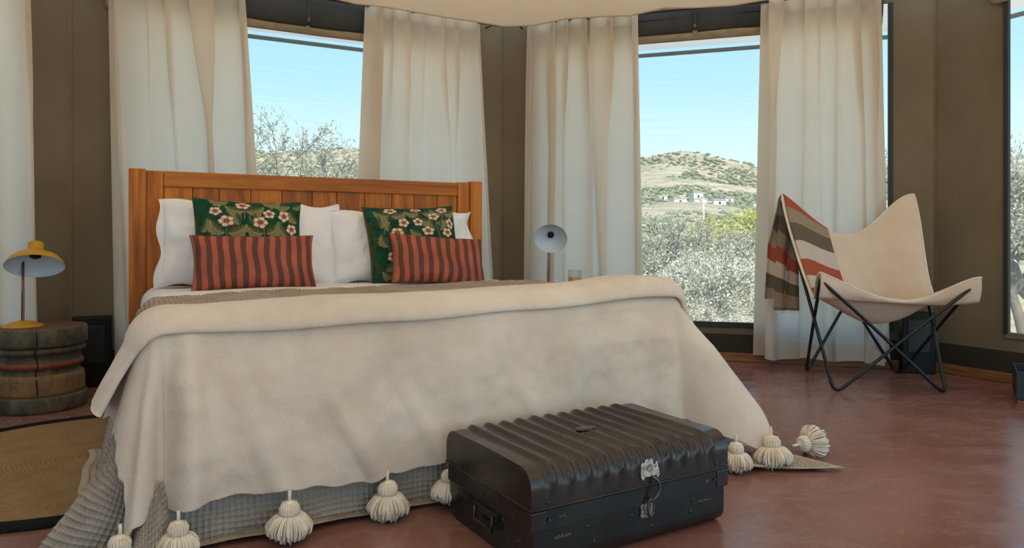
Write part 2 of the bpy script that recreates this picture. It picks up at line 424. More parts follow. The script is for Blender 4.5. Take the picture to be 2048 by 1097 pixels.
# offset octagon helper
def inset(dist):
    out = []
    for k in range(8):
        a0, L0, n0 = facet((k - 1) % 8); a1, L1, n1 = facet(k)
        o0 = Vector((-math.sin(n0), math.cos(n0))); o1 = Vector((-math.sin(n1), math.cos(n1)))
        # intersect lines a0 - o0*dist , a1 - o1*dist
        p = a0 - o0 * dist; q = a1 - o1 * dist
        d0 = Vector((math.cos(n0), math.sin(n0))); d1 = Vector((math.cos(n1), math.sin(n1)))
        den = d0.x * d1.y - d0.y * d1.x
        t = ((q - p).x * d1.y - (q - p).y * d1.x) / den
        out.append(p + d0 * t)
    return out
# floor
fo = inset(-.02)
m = MB(); m.add([(p.x, p.y, 0) for p in fo] + [(p.x, p.y, -.12) for p in fo],
                [tuple(range(8))[::-1], tuple(range(8, 16))] + [(i, (i + 1) % 8, 8 + (i + 1) % 8, 8 + i) for i in range(8)])
fl = m.obj('floor', 'floor', None, False); tag(fl, 'polished red oxide concrete floor', 'floor', kind='structure')
# ceiling liner: octagonal cone with sagging panels
cx = sum((p.x for p in P8)) / 8; cy = sum((p.y for p in P8)) / 8
Vc = []; rings_n = 14; per = 12
edge = inset(.21)
for r in range(rings_n):
    t = r / (rings_n - 1)
    for k in range(8):
        a = edge[k]; b = edge[(k + 1) % 8]
        for j in range(per):
            u = j / per; p = a.lerp(b, u)
            x = p.x + (cx - p.x) * t * .985; y = p.y + (cy - p.y) * t * .985
            sag = -.05 * math.sin(math.pi * t) * (.4 + .6 * math.sin(math.pi * u))
            wr = .010 * math.sin(9 * u * math.pi + k) * math.exp(-t * 9) + .006 * math.sin(23 * u + k * 2 + t * 30) * math.exp(-t * 6)
            Vc.append((x, y, 2.418 + 1.25 * t + sag + wr + .012 * math.sin(math.pi * u)))
n = 8 * per
Fc = [(r * n + i, (r + 1) * n + i, (r + 1) * n + (i + 1) % n, r * n + (i + 1) % n) for r in range(rings_n - 1) for i in range(n)]
Fc.append(tuple((rings_n - 1) * n + i for i in range(n)))
ce = obj('ceiling', mesh('ceiling', Vc, Fc, 'liner')); tag(ce, 'cream canvas ceiling liner hanging in a low peak', 'ceiling', kind='structure')
hm = MB().tube([Vc[i] for i in range(n)], .007, 6, closed=True).obj('hem', 'liner', ce)
# outer fly eave and its pole
e0 = inset(.62); e1 = inset(-.42); Ve = []
for ri, (lst, z) in enumerate(((e0, 2.70), (inset(.05), 2.50), (e1, 2.325))):
    for k in range(8):
        a = lst[k]; b = lst[(k + 1) % 8]
        for j in range(6):
            p = a.lerp(b, j / 6); Ve.append((p.x, p.y, z))
n = 48
Fe = [(r * n + i, (r + 1) * n + i, (r + 1) * n + (i + 1) % n, r * n + (i + 1) % n) for r in range(2) for i in range(n)]
ev = obj('trim_1', mesh('trim_1', Ve, Fe, 'fly')); tag(ev, 'pale canvas eave outside above the windows', 'eave', kind='structure')
for k in range(8):
    a = e1[k]; b = e1[(k + 1) % 8]
    t_ = MB().tube([(a.x, a.y, 2.285), (b.x, b.y, 2.285)], .016, 8).obj('eave_pole', 'zip', ev)

# ------------------------------------------------------------------ outdoors ground and hill
def hz(x, y):
    d = np.hypot(x, y)
    base = -.45 - .055 * np.clip(d - 5, 0, 25)
    up = np.clip((y - 60) / 840, 0, 2.0)
    a = np.clip(x / np.maximum(y, 60), -1.6, 1.6)
    ridge = 2 * (50 + 5.5 * np.exp(-((a - .238) / .055) ** 2) - 6 * np.clip(a - .25, 0, .5) / .1 * .75 + 7 * np.exp(-((a + .28) / .20) ** 2) + 1.2 * np.sin(a * 25))
    prof = np.where(up < 1, .22 * up + .78 * up ** 1.7, 1 - .35 * (up - 1))
    return base + (ridge + 2) * np.clip(prof, 0, None)
n1, n2 = 130, 110
aa = np.linspace(-1.25, 1.35, n1); yy = np.concatenate([np.linspace(-14, 60, 40), np.geomspace(64, 1500, 70)])
A_, Y_ = np.meshgrid(aa, yy, indexing='ij'); X_ = A_ * np.maximum(Y_, 28)
Z_ = hz(X_, Y_) + .6 * fnoise(X_ * .03, Y_ * .03, 3) * np.clip((Y_ - 60) / 80, 0, 4)
near = Y_ < 62
V = np.stack([X_, Y_, Z_], -1)
go = obj('ground', mesh('ground', V[:, :42].reshape(-1, 3), gridF(n1, 42), 'dry_ground')); tag(go, 'dry grassy ground outside the windows', 'ground', kind='structure')
ho = obj('hill', mesh('hill', V[:, 41:].reshape(-1, 3), gridF(n1, 69), 'hillside')); tag(ho, 'terraced dry hillside with a rounded summit in the distance', 'hill', kind='structure')
# scrub over the hill (uncountable)
rg = np.random.RandomState(5); mv = []; mf = []
ic = [(0, 0, 1), (.9, 0, .3), (.28, .86, .3), (-.73, .53, .3), (-.73, -.53, .3), (.28, -.86, .3), (0, 0, -.3)]
icf = [(0, 1, 2), (0, 2, 3), (0, 3, 4), (0, 4, 5), (0, 5, 1), (6, 2, 1), (6, 3, 2), (6, 4, 3), (6, 5, 4), (6, 1, 5)]
for i in range(26000):
    y = 62 + 840 * rg.rand() ** .8; a = rg.uniform(-.55, .95); x = a * y
    if rg.rand() > .35 + .6 * math.exp(-((y - 330) / 170) ** 2): continue
    s = rg.uniform(.35, 1.25) * (1 + y / 330); z = float(hz(np.array(x), np.array(y)))
    k = len(mv); h_ = rg.uniform(.5, .9)
    mv += [(x + s * v[0] * rg.uniform(.7, 1.3), y + s * v[1], z + s * h_ * v[2]) for v in ic]; mf += [tuple(j + k for j in f) for f in icf]
so = obj('hill_scrub', mesh('hill_scrub', mv, mf, 'scrub')); tag(so, 'low dark scrub dotted over the distant hillside', 'scrub', kind='stuff')

# ------------------------------------------------------------------ bed frame
BX, BY, BA = -1.059, 4.0635, R(28)
BL = 1.90      # headboard face to foot edge
BW = .945      # half width over bedding at the foot
bed = empty('bed', (BX, BY, 0), BA, 'wide wooden bed with a tall orange brown panelled headboard', 'bed')
def bbox(name, a, b, mat, bev=.006, parent=bed): return box(name, a, b, mat, parent, bev)
hb = bbox('post', (-.987, .0, 0), (-.908, .075, 1.207), 'wood_z', .006)
bbox('post', (.905, .0, 0), (.987, .075, 1.212), 'wood_z', .006)
bbox('top_rail', (-.828, .012, 1.118), (.822, .060, 1.200), 'wood_x', .005)
bbox('stile', (-.907, .012, .25), (-.829, .060, 1.200), 'wood_z', .005)
bbox('stile', (.823, .012, .25), (.904, .060, 1.204), 'wood_z', .005)
bbox('light_block_panel', (-.828, .050, .30), (.822, .056, 1.15), 'wood_z', .001)  # unseen backing added to stop light leaking between the planks
bbox('bottom_rail', (-.828, .012, .25), (.822, .060, .36), 'wood_x', .005)
cuts = [-.828, -.69, -.56, -.40, -.235, -.07, .07, .235, .40, .54, .69, .822]
for i in range(len(cuts) - 1):
    bbox('plank', (cuts[i] + .0012, .026, .355), (cuts[i + 1] - .0012, .048, 1.122), 'wood_z', .003)
for s in (-1, 1):
    bbox('side_rail', (s * .90 - .02, -1.84, .16), (s * .90 + .02, 0, .32), 'wood_x')
    bbox('leg', (s * .86 - .04, -1.84, 0), (s * .86 + .04, -1.76, .18), 'wood_z')
bbox('base', (-.90, -1.84, .18), (.90, -.005, .36), 'mattress', .02)
bbox('mattress', (-.905, -1.865, .36), (.905, -.008, .585), 'mattress', .05)

# ------------------------------------------------------------------ drape
def drape(p, q, z0, grow=0., rho=.06, fl=(.22, .05, .48), fold=None, corner=(.0, .0), floor=.006, pile=.85, L=BL, W=BW):
    """cloth coords (p across, q from headboard to foot) -> bed local xyz"""
    w = W - rho; l = L - rho
    dp = np.maximum(np.abs(p) - w, 0); dq = np.maximum(q - l, 0); r = np.hypot(dp, dq) + 1e-9
    sx = np.sign(p); nx = dp / r; ny = dq / r
    flare = np.where(sx < 0, fl[0], fl[2]) * nx ** 2 + fl[1] * ny ** 2
    both = 4 * (nx * ny) ** 2      # 1 on the corner diagonal
    ang = np.arctan2(dp, dq)
    flare = flare + np.where(sx < 0, corner[0], corner[1]) * np.sin(2 * ang) ** 2
    arc = rho * math.pi / 2
    rs = np.maximum(r - arc, 0); ra = np.minimum(r, arc)
    g = np.sqrt(1 / (1 + flare ** 2))
    out = (rho + grow) * np.sin(ra / rho) + rs * flare * g
    down = (rho + grow) * (1 - np.cos(ra / rho)) + rs * g
    if fold is not None: out = out + fold(p, q, r, ang, sx) * np.clip(r / .25, 0, 1)
    z = z0 - down
    ex = np.maximum(floor - z, 0)
    out = out + pile * ex; z = np.maximum(z, floor)
    x = np.clip(p, -w, w) + sx * nx * out; y = np.minimum(q, l) + ny * out
    return np.stack([x, -y, z], -1)
def with_normals(fn, p, q, h=.004):
    P = fn(p, q); du = fn(p + h, q) - fn(p - h, q); dv = fn(p, q + h) - fn(p, q - h)
    N = np.cross(dv, du); N /= (np.linalg.norm(N, axis=-1, keepdims=True) + 1e-9)
    return P, N

# white sheet
fn = lambda p, q: drape(p, q, .610, 0, .09, (.1, .05, .1), L=BL - .03, W=BW - .015)
p, q = np.meshgrid(np.linspace(-1.20, 1.20, 160), np.linspace(.03, 1.2, 80), indexing='ij')
P, N = with_normals(fn, p, q); P = P + N * (.006 * fnoise(p * 6, q * 6, 21))[..., None]
sh = obj('bed_sheet', mesh('bed_sheet', P.reshape(-1, 3), gridF(160, 80, flip=True), 'sheet'), None, (BX, BY, 0), (0, 0, BA))
tag(sh, 'smooth white cotton bed sheet beneath the pillows', 'sheet')

# waffle blanket with modelled cells
def wfold(p, q, r, ang, sx):
    wv = lambda t: .006 * np.sin(t * 11 + 1) + .004 * np.sin(t * 23 + 2.2)
    f = wv(np.clip(p, -BW + .08, BW - .08)) * np.cos(ang) ** 2 + wv(np.minimum(q, BL - .08)) * np.sin(ang) ** 2
    corner = np.where((np.abs(p) > BW - .06) & (q > BL - .06), np.where(sx < 0, .14, .03) * np.sin(2 * ang * 2.5) * np.clip((r - .42) / .25, 0, 1), 0)
    return f * np.clip(r / .5, 0, 1) + corner
fnw = lambda p, q: drape(p, q, .618 + .010 * np.clip(p / .9, -1, 1), .002, .08, (.24, .040, .50), wfold, (.04, .10), .008, .95)
cell = .0165; sub = 5
p1 = np.arange(-BW - .625, BW + .62, cell / sub); q1 = np.arange(.82, BL + .63, cell / sub)
# only keep the parts that can be seen: left side, foot, right corner, top strip
p, q = np.meshgrid(p1, q1, indexing='ij')
q = np.where(q > BL, BL + (q - BL) * (1 + .16 * np.clip((p - .75) / .3, 0, 1)), q)
P, N = with_normals(fnw, p, q)
rg_ = np.random.RandomState(2)
wob = .12 * fnoise(p * 20, q * 20, 4)
ca = np.abs(np.sin((p / cell + wob) * math.pi)); cb = np.abs(np.sin((q / cell + wob * .8) * math.pi))
ridge = np.maximum(np.exp(-(ca / .36) ** 2), np.exp(-(cb / .36) ** 2))
hem_ = np.minimum(np.minimum(p - p1[0], p1[-1] - p), q[:, -1:] - q)
ridge = np.where(hem_ < .022, .8, ridge)
P = P + N * (.0125 * ridge + .0035 * fnoise(p * 7, q * 7, 9))[..., None]
P[..., 2] = np.maximum(P[..., 2], .004)
nu_, nv_ = p.shape
F = gridF(nu_, nv_, flip=True)
wa = obj('waffle_blanket', mesh('waffle_blanket', P.reshape(-1, 3), F, 'waffle'), None, (BX, BY, 0), (0, 0, BA))
tag(wa, 'greyish taupe waffle weave blanket reaching the floor under the wool throw', 'blanket')

# cream wool throw
WT = .636
wtop = lambda p: WT + .012 * np.clip(p / .9, -1, 1)
def lobes(p, r):
    return .012 * np.sin(p * 9.3 + .5) + .009 * np.sin(p * 17 + 2) + .006 * np.sin(p * 31 + r * 4)
def ofold(p, q, r, ang, sx):
    sn, cs = np.sin(ang) ** 2, np.cos(ang) ** 2
    f = (lobes(np.clip(p, -BW + .05, BW - .05), r) * cs + lobes(np.minimum(q, BL - .05) * 1.3, r) * sn + .024) * np.clip(r / .4, 0, 1)
    cr_ = np.where((np.abs(p) > BW - .06) & (q > BL - .06), 1., 0.)
    left = (.085 * np.exp(-((ang - .42) / .17) ** 2) - .018 * np.exp(-((ang - .18) / .10) ** 2)) * (1 - np.exp(-(ang / .10) ** 2))
    right = .20 * np.sin(2 * ang) ** 2
    # valley just inside of the right corner
    val = -.05 * np.exp(-((p - .74) / .07) ** 2) * np.clip(r / .4, 0, 1) + .050 * np.exp(-((p + .835) / .032) ** 2) - .012 * np.exp(-((p + .75) / .05) ** 2) + .012 * np.exp(-((p + .55) / .05) ** 2) * np.clip(r / .5, 0, 1)
    for pt, am, sl_ in ((-.59, .016, .35), (-.305, .024, .55), (-.085, .016, .5), (.30, .012, .5)):
        val = val + am * np.exp(-((p - pt + sl_ * (.53 - r)) / .030) ** 2) * np.clip((r - .16) / .3, 0, 1)
    return f + cr_ * np.where(sx < 0, left, right) * np.clip(r, 0, .7) + val * cs
fno = lambda p, q: drape(p, q, wtop(p), .016, .05, (.22, .075, .56), ofold, (.05, .14), .012, .9)
PL, PR, QD = -BW - .26, BW + .36, BL + .462
nu_, nv_ = 560, 260
p, q = np.meshgrid(np.linspace(PL, PR, nu_), np.linspace(1.60, QD, nv_), indexing='ij')
rag = .008 * np.sin(p * 130) + .006 * np.sin(q * 170 + 1)
pe = p + np.clip((PL + .10 - p) / .10, 0, 1) * (.010 * np.sin(q * 26) + .005 * np.sin(q * 71 + 2))
qe = q - np.clip((q - QD + .12) / .12, 0, 1) * (.010 * np.sin(p * 8 + 1) + .003 * np.sin(p * 60))
qe = qe - .05 * np.clip((-BW - p) / .26, 0, 1) * np.clip((q - BL) / .4, 0, 1)
P, N = with_normals(fno, pe, qe)
wr = fnoise(p * 5, q * 4, 31, 6) * .014 + fnoise(p * 13, q * 11, 77, 5) * .0065 + .006
wr *= np.clip((q - BL - .02) / .12, .12, 1)
wr = wr * (1 - .88 * np.clip((np.abs(p) - BW + .09) / .05, 0, 1) * np.clip((q - BL + .05) / .05, 0, 1))
P = P + N * wr[..., None]
P[..., 2] = np.maximum(P[..., 2], .012)
wool = empty('wool_throw', (BX, BY, 0), BA, 'cream felted wool throw with yarn tassels covering the foot of the bed', 'throw')
wp = obj('panel', mesh('wool_panel', P.reshape(-1, 3), gridF(nu_, nv_, flip=True), 'wool'), wool)
sm = wp.modifiers.new('s', 'SOLIDIFY'); sm.thickness = .006; sm.offset = -1
# folded-back band lying over the foot edge and hanging down the left side
def band(name, q0, q1, pl, pr, lift, th, seed, fl_=.36, left_push=0.):
    fnb = lambda p, q: drape(p, q, wtop(p) + lift + .024 * np.exp(-((p - .80) / .22) ** 2), .014 + lift + left_push, .06, (fl_, .05, .60), None, (0, 0), .012, .9)
    nu_, nv_ = 200, 34
    u = np.linspace(pl, pr, nu_); s = np.linspace(0, 1, nv_)
    p, s_ = np.meshgrid(u, s, indexing='ij')
    # closed loop in q : top from back to front (0..0.5), rolled front edge, back underneath (0.5..1)
    t = s_ * 2 * math.pi
    wav = .006 * np.sin(p * 4 + seed) + .003 * np.sin(p * 13 + seed)
    qc = (q0 + q1) / 2; hw = (q1 - q0) / 2
    qq = qc - hw * np.sign(np.cos(t)) * np.abs(np.cos(t)) ** .55 + wav * (np.cos(t) < 0) * .6
    hh = th * np.sign(np.sin(t)) * np.abs(np.sin(t)) ** .7
    P, N = with_normals(fnb, p, qq)
    P = P + N * (hh + th + fnoise(p * 7, qq * 9, seed, 5) * .004)[..., None]
    tip = np.clip((p - pl) / .012, 0, 1)
    V = P.reshape(-1, 3); F = gridF(nu_, nv_, flip=True).tolist()
    F.append(tuple(range(nv_))); F.append(tuple((nu_ - 1) * nv_ + i for i in range(nv_))[::-1])
    return obj(name, mesh(name, V, F, 'wool'), wool)
band('folded_band', BL - .22, BL + .012, -BW - .225, BW + .32, .003, .0155, 3, .45)
band('folded_band', BL - .36, BL - .14, -BW - .13, BW + .28, .001, .008, 8, .42)
# peak of the fold at the far right of the foot
# tassels
rg = random.Random(4)
def tassel_meshes(seed, splay):
    rg = random.Random(seed)
    cord = MB().tube([(0, 0, .002), (.001, 0, -.012), (0, 0, -.030)], .0048, 7)
    head = MB().lathe([(.004, -.024), (.016, -.030), (.024, -.042), (.0255, -.055), (.021, -.066), (.014, -.071)], 20)
    for k in range(20):
        a = 2 * math.pi * k / 20
        head.tube([(.017 * math.cos(a), .017 * math.sin(a), -.030), (.0255 * math.cos(a), .0255 * math.sin(a), -.045), (.0235 * math.cos(a), .0235 * math.sin(a), -.064)], .0030, 5)
    sk = MB()
    for k in range(260):
        a = rg.uniform(0, 6.283); t = rg.random() ** .6
        ro = splay * (.25 + .75 * t) * rg.uniform(.9, 1.08); ln = .064 * rg.uniform(.75, 1.15)
        c, s = math.cos(a), math.sin(a); z0 = -.066
        pts = [(.010 * c, .010 * s, z0), ((.010 + ro * .55) * c, (.010 + ro * .55) * s, z0 + .004 * t - .004), ((.012 + ro * .95) * c, (.012 + ro * .95) * s, z0 - ln * .42), ((.010 + ro * .93) * c, (.010 + ro * .93) * s, z0 - ln * (1.0 - .35 * t))]
        sk.tube(smooth_path(pts, 3), .0031, 4)
    return [mesh(nm, b.V, b.F, 'yarn') for nm, b in (('tassel_skirt', sk), ('tassel_head', head), ('tassel_cord', cord))]
TM = [tassel_meshes(1, .047), tassel_meshes(2, .052)]
def tassel(p, q, rot, k, scale=1.0, dz=0.0, push=.028, tilt=0., zfix=None):
    pos, nn = with_normals(fno, np.array([p]), np.array([q]))
    pos = pos[0] + nn[0] * np.array([push, push, 0]); pos[2] += dz
    if zfix is not None: pos[2] = zfix
    o = obj('tassel', TM[k][0], wool, tuple(pos), (tilt, 0, rot)); o.scale = (scale,) * 3
    obj('head', TM[k][1], o); obj('cord', TM[k][2], o)
    return o
ph = [-.845, -.590, -.305, -.090, .13, .35, .57, .79]
for i, pp in enumerate(ph):
    tassel(pp, QD - .012, i * 1.3, i % 2, .95 + .08 * (i % 3))
tassel(PL + .035, QD - .055, .4, 0, 1.0, 0, .02, zfix=.118)
def tassel_at(x, y, z, rot, k, scale):
    w = Matrix.Rotation(-BA, 3, 'Z') @ Vector((x - BX, y - BY, z))
    o = obj('tassel', TM[k][0], wool, tuple(w), rot); o.scale = (scale,) * 3
    obj('head', TM[k][1], o); obj('cord', TM[k][2], o)
tassel_at(.965, 2.67, .145, (R(-8), R(4), .3), 1, 1.12)
lying = (Matrix.Rotation(-BA, 3, 'Z') @ Vector((.85, .35, .03))).to_track_quat('-Z', 'Y').to_euler()
tassel_at(1.09, 2.775, .046, tuple(lying), 0, 1.12)
tassel_at(.815, 2.60, .135, (0, 0, 1.9), 0, 1.0)

# ------------------------------------------------------------------ pillows
def pillow(name, W, Hh, T, mat, n=(120, 100), seed=0, pinch=.05, colfn=None, flange=0., wrinkle=.006, sag=0.):
    nu, nv = n; u, v = np.meshgrid(np.linspace(-1, 1, nu), np.linspace(-1, 1, nv), indexing='ij')
    body = 1 - flange
    ub = np.clip(u / body, -1, 1); vb = np.clip(v / body, -1, 1)
    th = np.clip((1 - ub ** 2) * (1 - vb ** 2), 0, 1) ** .42
    x = W / 2 * u * (1 - pinch * (1 - v ** 2) * np.abs(u) ** 3); z = Hh / 2 * v * (1 - pinch * 1.4 * (1 - u ** 2) * np.abs(v) ** 3)
    if flange:
        edge = np.maximum(np.abs(u), np.abs(v)); fe = np.clip((edge - body) / flange, 0, 1)
        x = x + .012 * fe * np.sin(z * 26 + seed) * (np.abs(u) > np.abs(v)); z = z + .010 * fe * np.sin(x * 22 + seed) * (np.abs(v) >= np.abs(u))
        bend = fe * .018 * np.sin(x * 19 + z * 24 + seed)
    else: bend = 0
    wr = wrinkle * fnoise(x * 16, z * 16, seed, 6) * th + wrinkle * .7 * np.sin(np.arctan2(z, x) * 14 + seed) * np.clip(np.hypot(u, v) - .6, 0, 1)
    V = []
    for s in (-1, 1):
        y = s * (T / 2 * th + wr * (s < 0) + .0015) + bend
        zz = z - sag * (1 - v) / 2 * 0
        V.append(np.stack([x, y, zz], -1).reshape(-1, 3))
    F = np.concatenate([gridF(nu, nv), gridF(nu, nv, nu * nv, True)])
    # rim
    idx = [i * nv for i in range(nu)] + [(nu - 1) * nv + j for j in range(1, nv)] + [i * nv + nv - 1 for i in range(nu - 2, -1, -1)] + [j for j in range(nv - 2, 0, -1)]
    Fr = [(idx[i], nu * nv + idx[i], nu * nv + idx[(i + 1) % len(idx)], idx[(i + 1) % len(idx)]) for i in range(len(idx))]
    me = mesh(name, np.concatenate(V), F.tolist() + [f[::-1] for f in Fr], mat)
    if colfn is not None:
        c = colfn(u, v, u * W / 2, v * Hh / 2).reshape(-1, 3); c = np.concatenate([c, c])
        at = me.color_attributes.new('print', 'FLOAT_COLOR', 'POINT')
        at.data.foreach_set('color', np.concatenate([c, np.ones((len(c), 1))], 1).astype(np.float32).ravel())
    return me
def floral(flowers, leaves, stems):
    def fn(u, v, x, y):
        c = np.zeros(x.shape + (3,)); g = fnoise(x * 60, y * 60, 3, 5)
        c[:] = np.array([.008, .060, .030]); c *= (1 + .25 * g)[..., None]
        # faint background foliage
        bg = fnoise(x * 42 + 3, y * 42, 9, 5); c = np.where((bg > .62)[..., None], np.array([.045, .060, .022]), c)
        for pts in stems:
            P = smooth_path([(a, b, 0) for a, b in pts], 14)
            d = np.full(x.shape, 9.)
            for q in P: d = np.minimum(d, (x - q.x) ** 2 + (y - q.y) ** 2)
            c = np.where((d < .0030 ** 2)[..., None], np.array([.16, .17, .075]), c)
        for (lx, ly, an, ln, fl) in leaves:
            ca, sa = math.cos(an), math.sin(an); s = ((x - lx) * ca + (y - ly) * sa) / ln; t = (-(x - lx) * sa + (y - ly) * ca) * fl / ln
            tc_ = t - .18 * np.sin(s * 3.0)
            ok = (s > 0) & (s < 1)
            w = .34 * np.clip(np.sin(np.clip(s, 0, 1) ** .8 * math.pi), 0, 1) ** .7 * (.68 + .38 * np.abs(np.cos(s * 4.2 * math.pi - np.abs(tc_) * 5)))
            inside = ok & (np.abs(tc_) < w)
            shade = np.clip((tc_ / np.maximum(w, .01)) * .5 + .5 + .18 * np.sin(s * 50 - np.abs(tc_) * 40), 0, 1)
            lc = (1 - shade)[..., None] * np.array([.045, .060, .022]) + shade[..., None] * np.array([.26, .235, .115])
            lc = np.where((np.abs(tc_) < .02)[..., None], np.array([.30, .29, .15]), lc)
            c = np.where(inside[..., None], lc, c)
        for (fx, fy, rr, rot, sq) in flowers:
            dx = (x - fx); dy = (y - fy) / sq; r = np.hypot(dx, dy) / rr; a = np.arctan2(dy, dx) + rot
            lim = .80 + .20 * np.abs(np.cos(2.5 * a)) + .05 * np.cos(10 * a + 1)
            cream = np.array([.72, .60, .46]); pink = np.array([.38, .16, .10]); br = np.array([.18, .065, .035])
            vein = np.clip(.5 + .5 * np.cos(15 * a), 0, 1) * np.clip((r - .4) * 1.4, 0, 1) * (r < .72)
            fc = cream * (1 - .55 * vein[..., None]) + pink * .55 * vein[..., None]
            sep = (np.abs(np.sin(2.5 * a)) > .96) & (r > .5)
            fc = np.where(sep[..., None], br * 1.6, fc)
            fc = np.where((r < .46)[..., None], pink, fc); fc = np.where((r < .36)[..., None], br, fc)
            fc = np.where(((r < .2) & (np.cos(12 * a) > 0))[..., None], pink * 1.2, fc)
            c = np.where((r < lim * 1.09)[..., None], br * .8, c); c = np.where((r < lim)[..., None], fc, c)
        hem = (np.abs(u) > .985) | (np.abs(v) > .985)
        return np.where(hem[..., None], np.array([.10, .085, .05]), c)
    return fn
def sym(pats, f): return pats
FL1 = [(-.165, .150, .030, .2, .80), (-.035, .190, .036, 1.1, .65), (-.115, .095, .037, .6, .80), (.045, .090, .036, .0, .85), (.090, .140, .030, .9, .85),
       (.165, .130, .029, .4, 1.1), (.205, .060, .029, 1.6, 1.0), (-.20, -.02, .034, 0, .8), (-.03, -.03, .036, .5, .7), (.10, -.05, .033, .8, .8), (-.12, -.10, .034, .2, .9), (.05, -.14, .035, 1.2, .8), (.19, -.13, .03, .3, .9)]
LF1 = [(-.030, .150, 2.75, .095, 1), (-.020, .150, .40, .095, -1), (-.055, .075, 1.75, .075, 1), (.010, .075, 1.35, .075, -1), (-.125, .030, 2.3, .10, 1), (-.105, .030, .55, .10, -1),
       (.055, .030, 2.6, .085, 1), (.075, .030, .75, .10, -1), (.20, .190, 2.9, .08, 1), (.215, .185, .5, .05, -1), (.175, .02, 2.0, .09, 1), (.24, .10, 2.2, .075, 1), (-.235, .04, 1.2, .075, -1), (-.10, .215, 2.9, .10, 1), (.06, .215, .2, .10, -1),
       (-.06, -.09, 2.5, .1, 1), (.0, -.09, .6, .1, -1), (.14, -.1, 1.2, .1, 1), (-.2, -.13, 1.0, .1, -1)]
ST1 = [[(-.025, .17), (-.027, .14), (-.03, .11)], [(-.055, .14), (-.045, .11), (-.07, .05)], [(.005, .14), (-.005, .11), (.03, .045)], [(-.115, .06), (-.115, 0)], [(.06, .06), (.065, 0)], [(.20, .03), (.215, -.03)]]
FL2 = [(-.130, .190, .038, .3, .55), (.020, .195, .034, .2, .4), (.185, .190, .038, .6, .5), (-.070, .105, .030, 1.3, .9), (.015, .108, .030, 2.2, .85), (.120, .145, .036, .0, .65), (.225, .100, .026, 1.2, 1.3),
       (-.115, .050, .036, .4, .75), (.070, .055, .038, .9, .7), (.195, .045, .033, .3, .8), (-.155, -.085, .032, .2, .9), (-.12, -.14, .033, 1.0, .9), (.06, -.05, .035, .4, .8), (.17, -.09, .03, .6, .9)]
LF2 = [(-.150, .155, 2.7, .085, 1), (-.130, .150, .35, .09, -1), (.030, .165, 2.9, .085, 1), (.055, .165, .35, .08, -1), (.180, .165, 2.7, .08, 1), (.195, .16, .4, .08, -1), (.105, .105, 2.8, .085, 1), (.135, .105, .3, .075, -1),
       (.115, .06, 1.9, .07, 1), (.150, .06, 1.3, .07, -1), (-.20, .08, 1.6, .09, -1), (-.165, .06, 1.2, .06, 1), (.02, .03, 2.6, .07, 1), (-.18, -.03, 1.9, .08, 1), (-.20, -.16, .8, .09, -1), (-.15, -.20, 2.6, .08, 1), (.1, -.1, .7, .1, 1)]
ST2 = [[(-.14, .17), (-.16, .12), (-.19, .05)], [(.13, .12), (.13, .08), (.14, .02)], [(.04, .18), (.075, .15), (.10, .12)], [(.19, .17), (.17, .12), (.20, .08)], [(-.18, .02), (-.17, -.05)]]
def stripes(n, ph):
    def fn(u, v, x, y):
        s = (u * .5 + .5) * n + ph + .10 * np.sin(v * 2.2 + 1) + .05 * np.sin(v * 5 + u * 4)
        dk = (s % 1.0) > .5
        c = np.where(dk[..., None], np.array([.105, .027, .016]), np.array([.385, .085, .040]))
        hem = (np.abs(u) > .99) | (np.abs(v) > .985)
        c = np.where(hem[..., None], np.array([.26, .07, .05]), c)
        return c * (1 + .12 * fnoise(x * 30, y * 30, 5))[..., None]
    return fn
def place(name, me, a, b, z, lean, yaw, label, cat, group=None, roll=0):
    """a across, b from headboard, z of the lower edge; leaning back against what is behind"""
    v = Vector((a, -b, z)); w = Matrix.Rotation(BA, 3, 'Z') @ v
    o = obj(name, me, None, (BX + w.x, BY + w.y, w.z))
    o.rotation_euler = (Matrix.Rotation(BA + yaw, 3, 'Z') @ Matrix.Rotation(-lean, 3, 'X') @ Matrix.Rotation(roll, 3, 'Y')).to_euler()
    return tag(o, label, cat, group)
def standing(me, h):       # move origin to the lower edge
    me.transform(Matrix.Translation((0, 0, h / 2))); me.update(); return me
pw = standing(pillow('white_pillow', .90, .45, .19, 'pillow_white', (150, 110), 3, .03, None, .06, .017), .45)
place('pillow', pw, -.425, .20, .606, R(13), R(-2), 'white ruffle edged pillow behind the left floral cushion', 'pillow', 'white pillows', R(1))
pw2 = standing(pillow('white_pillow_b', .90, .42, .20, 'pillow_white', (150, 110), 8, .03, None, .06, .020), .42)
place('pillow', pw2, .415, .20, .606, R(14), R(2), 'white ruffle edged pillow behind the right floral cushion', 'pillow', 'white pillows', R(-.5))
g1 = standing(pillow('floral_cushion', .53, .46, .15, 'print_floral', (250, 230), 5, .065, floral(FL1, LF1, ST1), 0, .005), .46)
place('cushion', g1, -.455, .345, .606, R(15), R(1), 'dark green cushion with cream flowers propped on the left white pillow', 'cushion', 'floral cushions', R(1.2))
g2 = standing(pillow('floral_cushion_b', .55, .45, .15, 'print_floral', (250, 230), 9, .065, floral(FL2, LF2, ST2), 0, .005), .45)
place('cushion', g2, .435, .345, .606, R(17), R(1), 'dark green cushion with cream flowers propped on the right white pillow', 'cushion', 'floral cushions', R(-2))
r1 = standing(pillow('striped_cushion', .575, .275, .13, 'print_stripe', (420, 110), 12, .06, stripes(11, .25), 0, .007), .275)
place('cushion', r1, -.448, .50, .604, R(16), R(1), 'rust and brown striped lumbar cushion leaning on the left floral cushion', 'cushion', 'striped lumbar cushions', R(0))
r2 = standing(pillow('striped_cushion_b', .55, .275, .13, 'print_stripe', (420, 110), 17, .06, stripes(10, .0), 0, .007), .275)
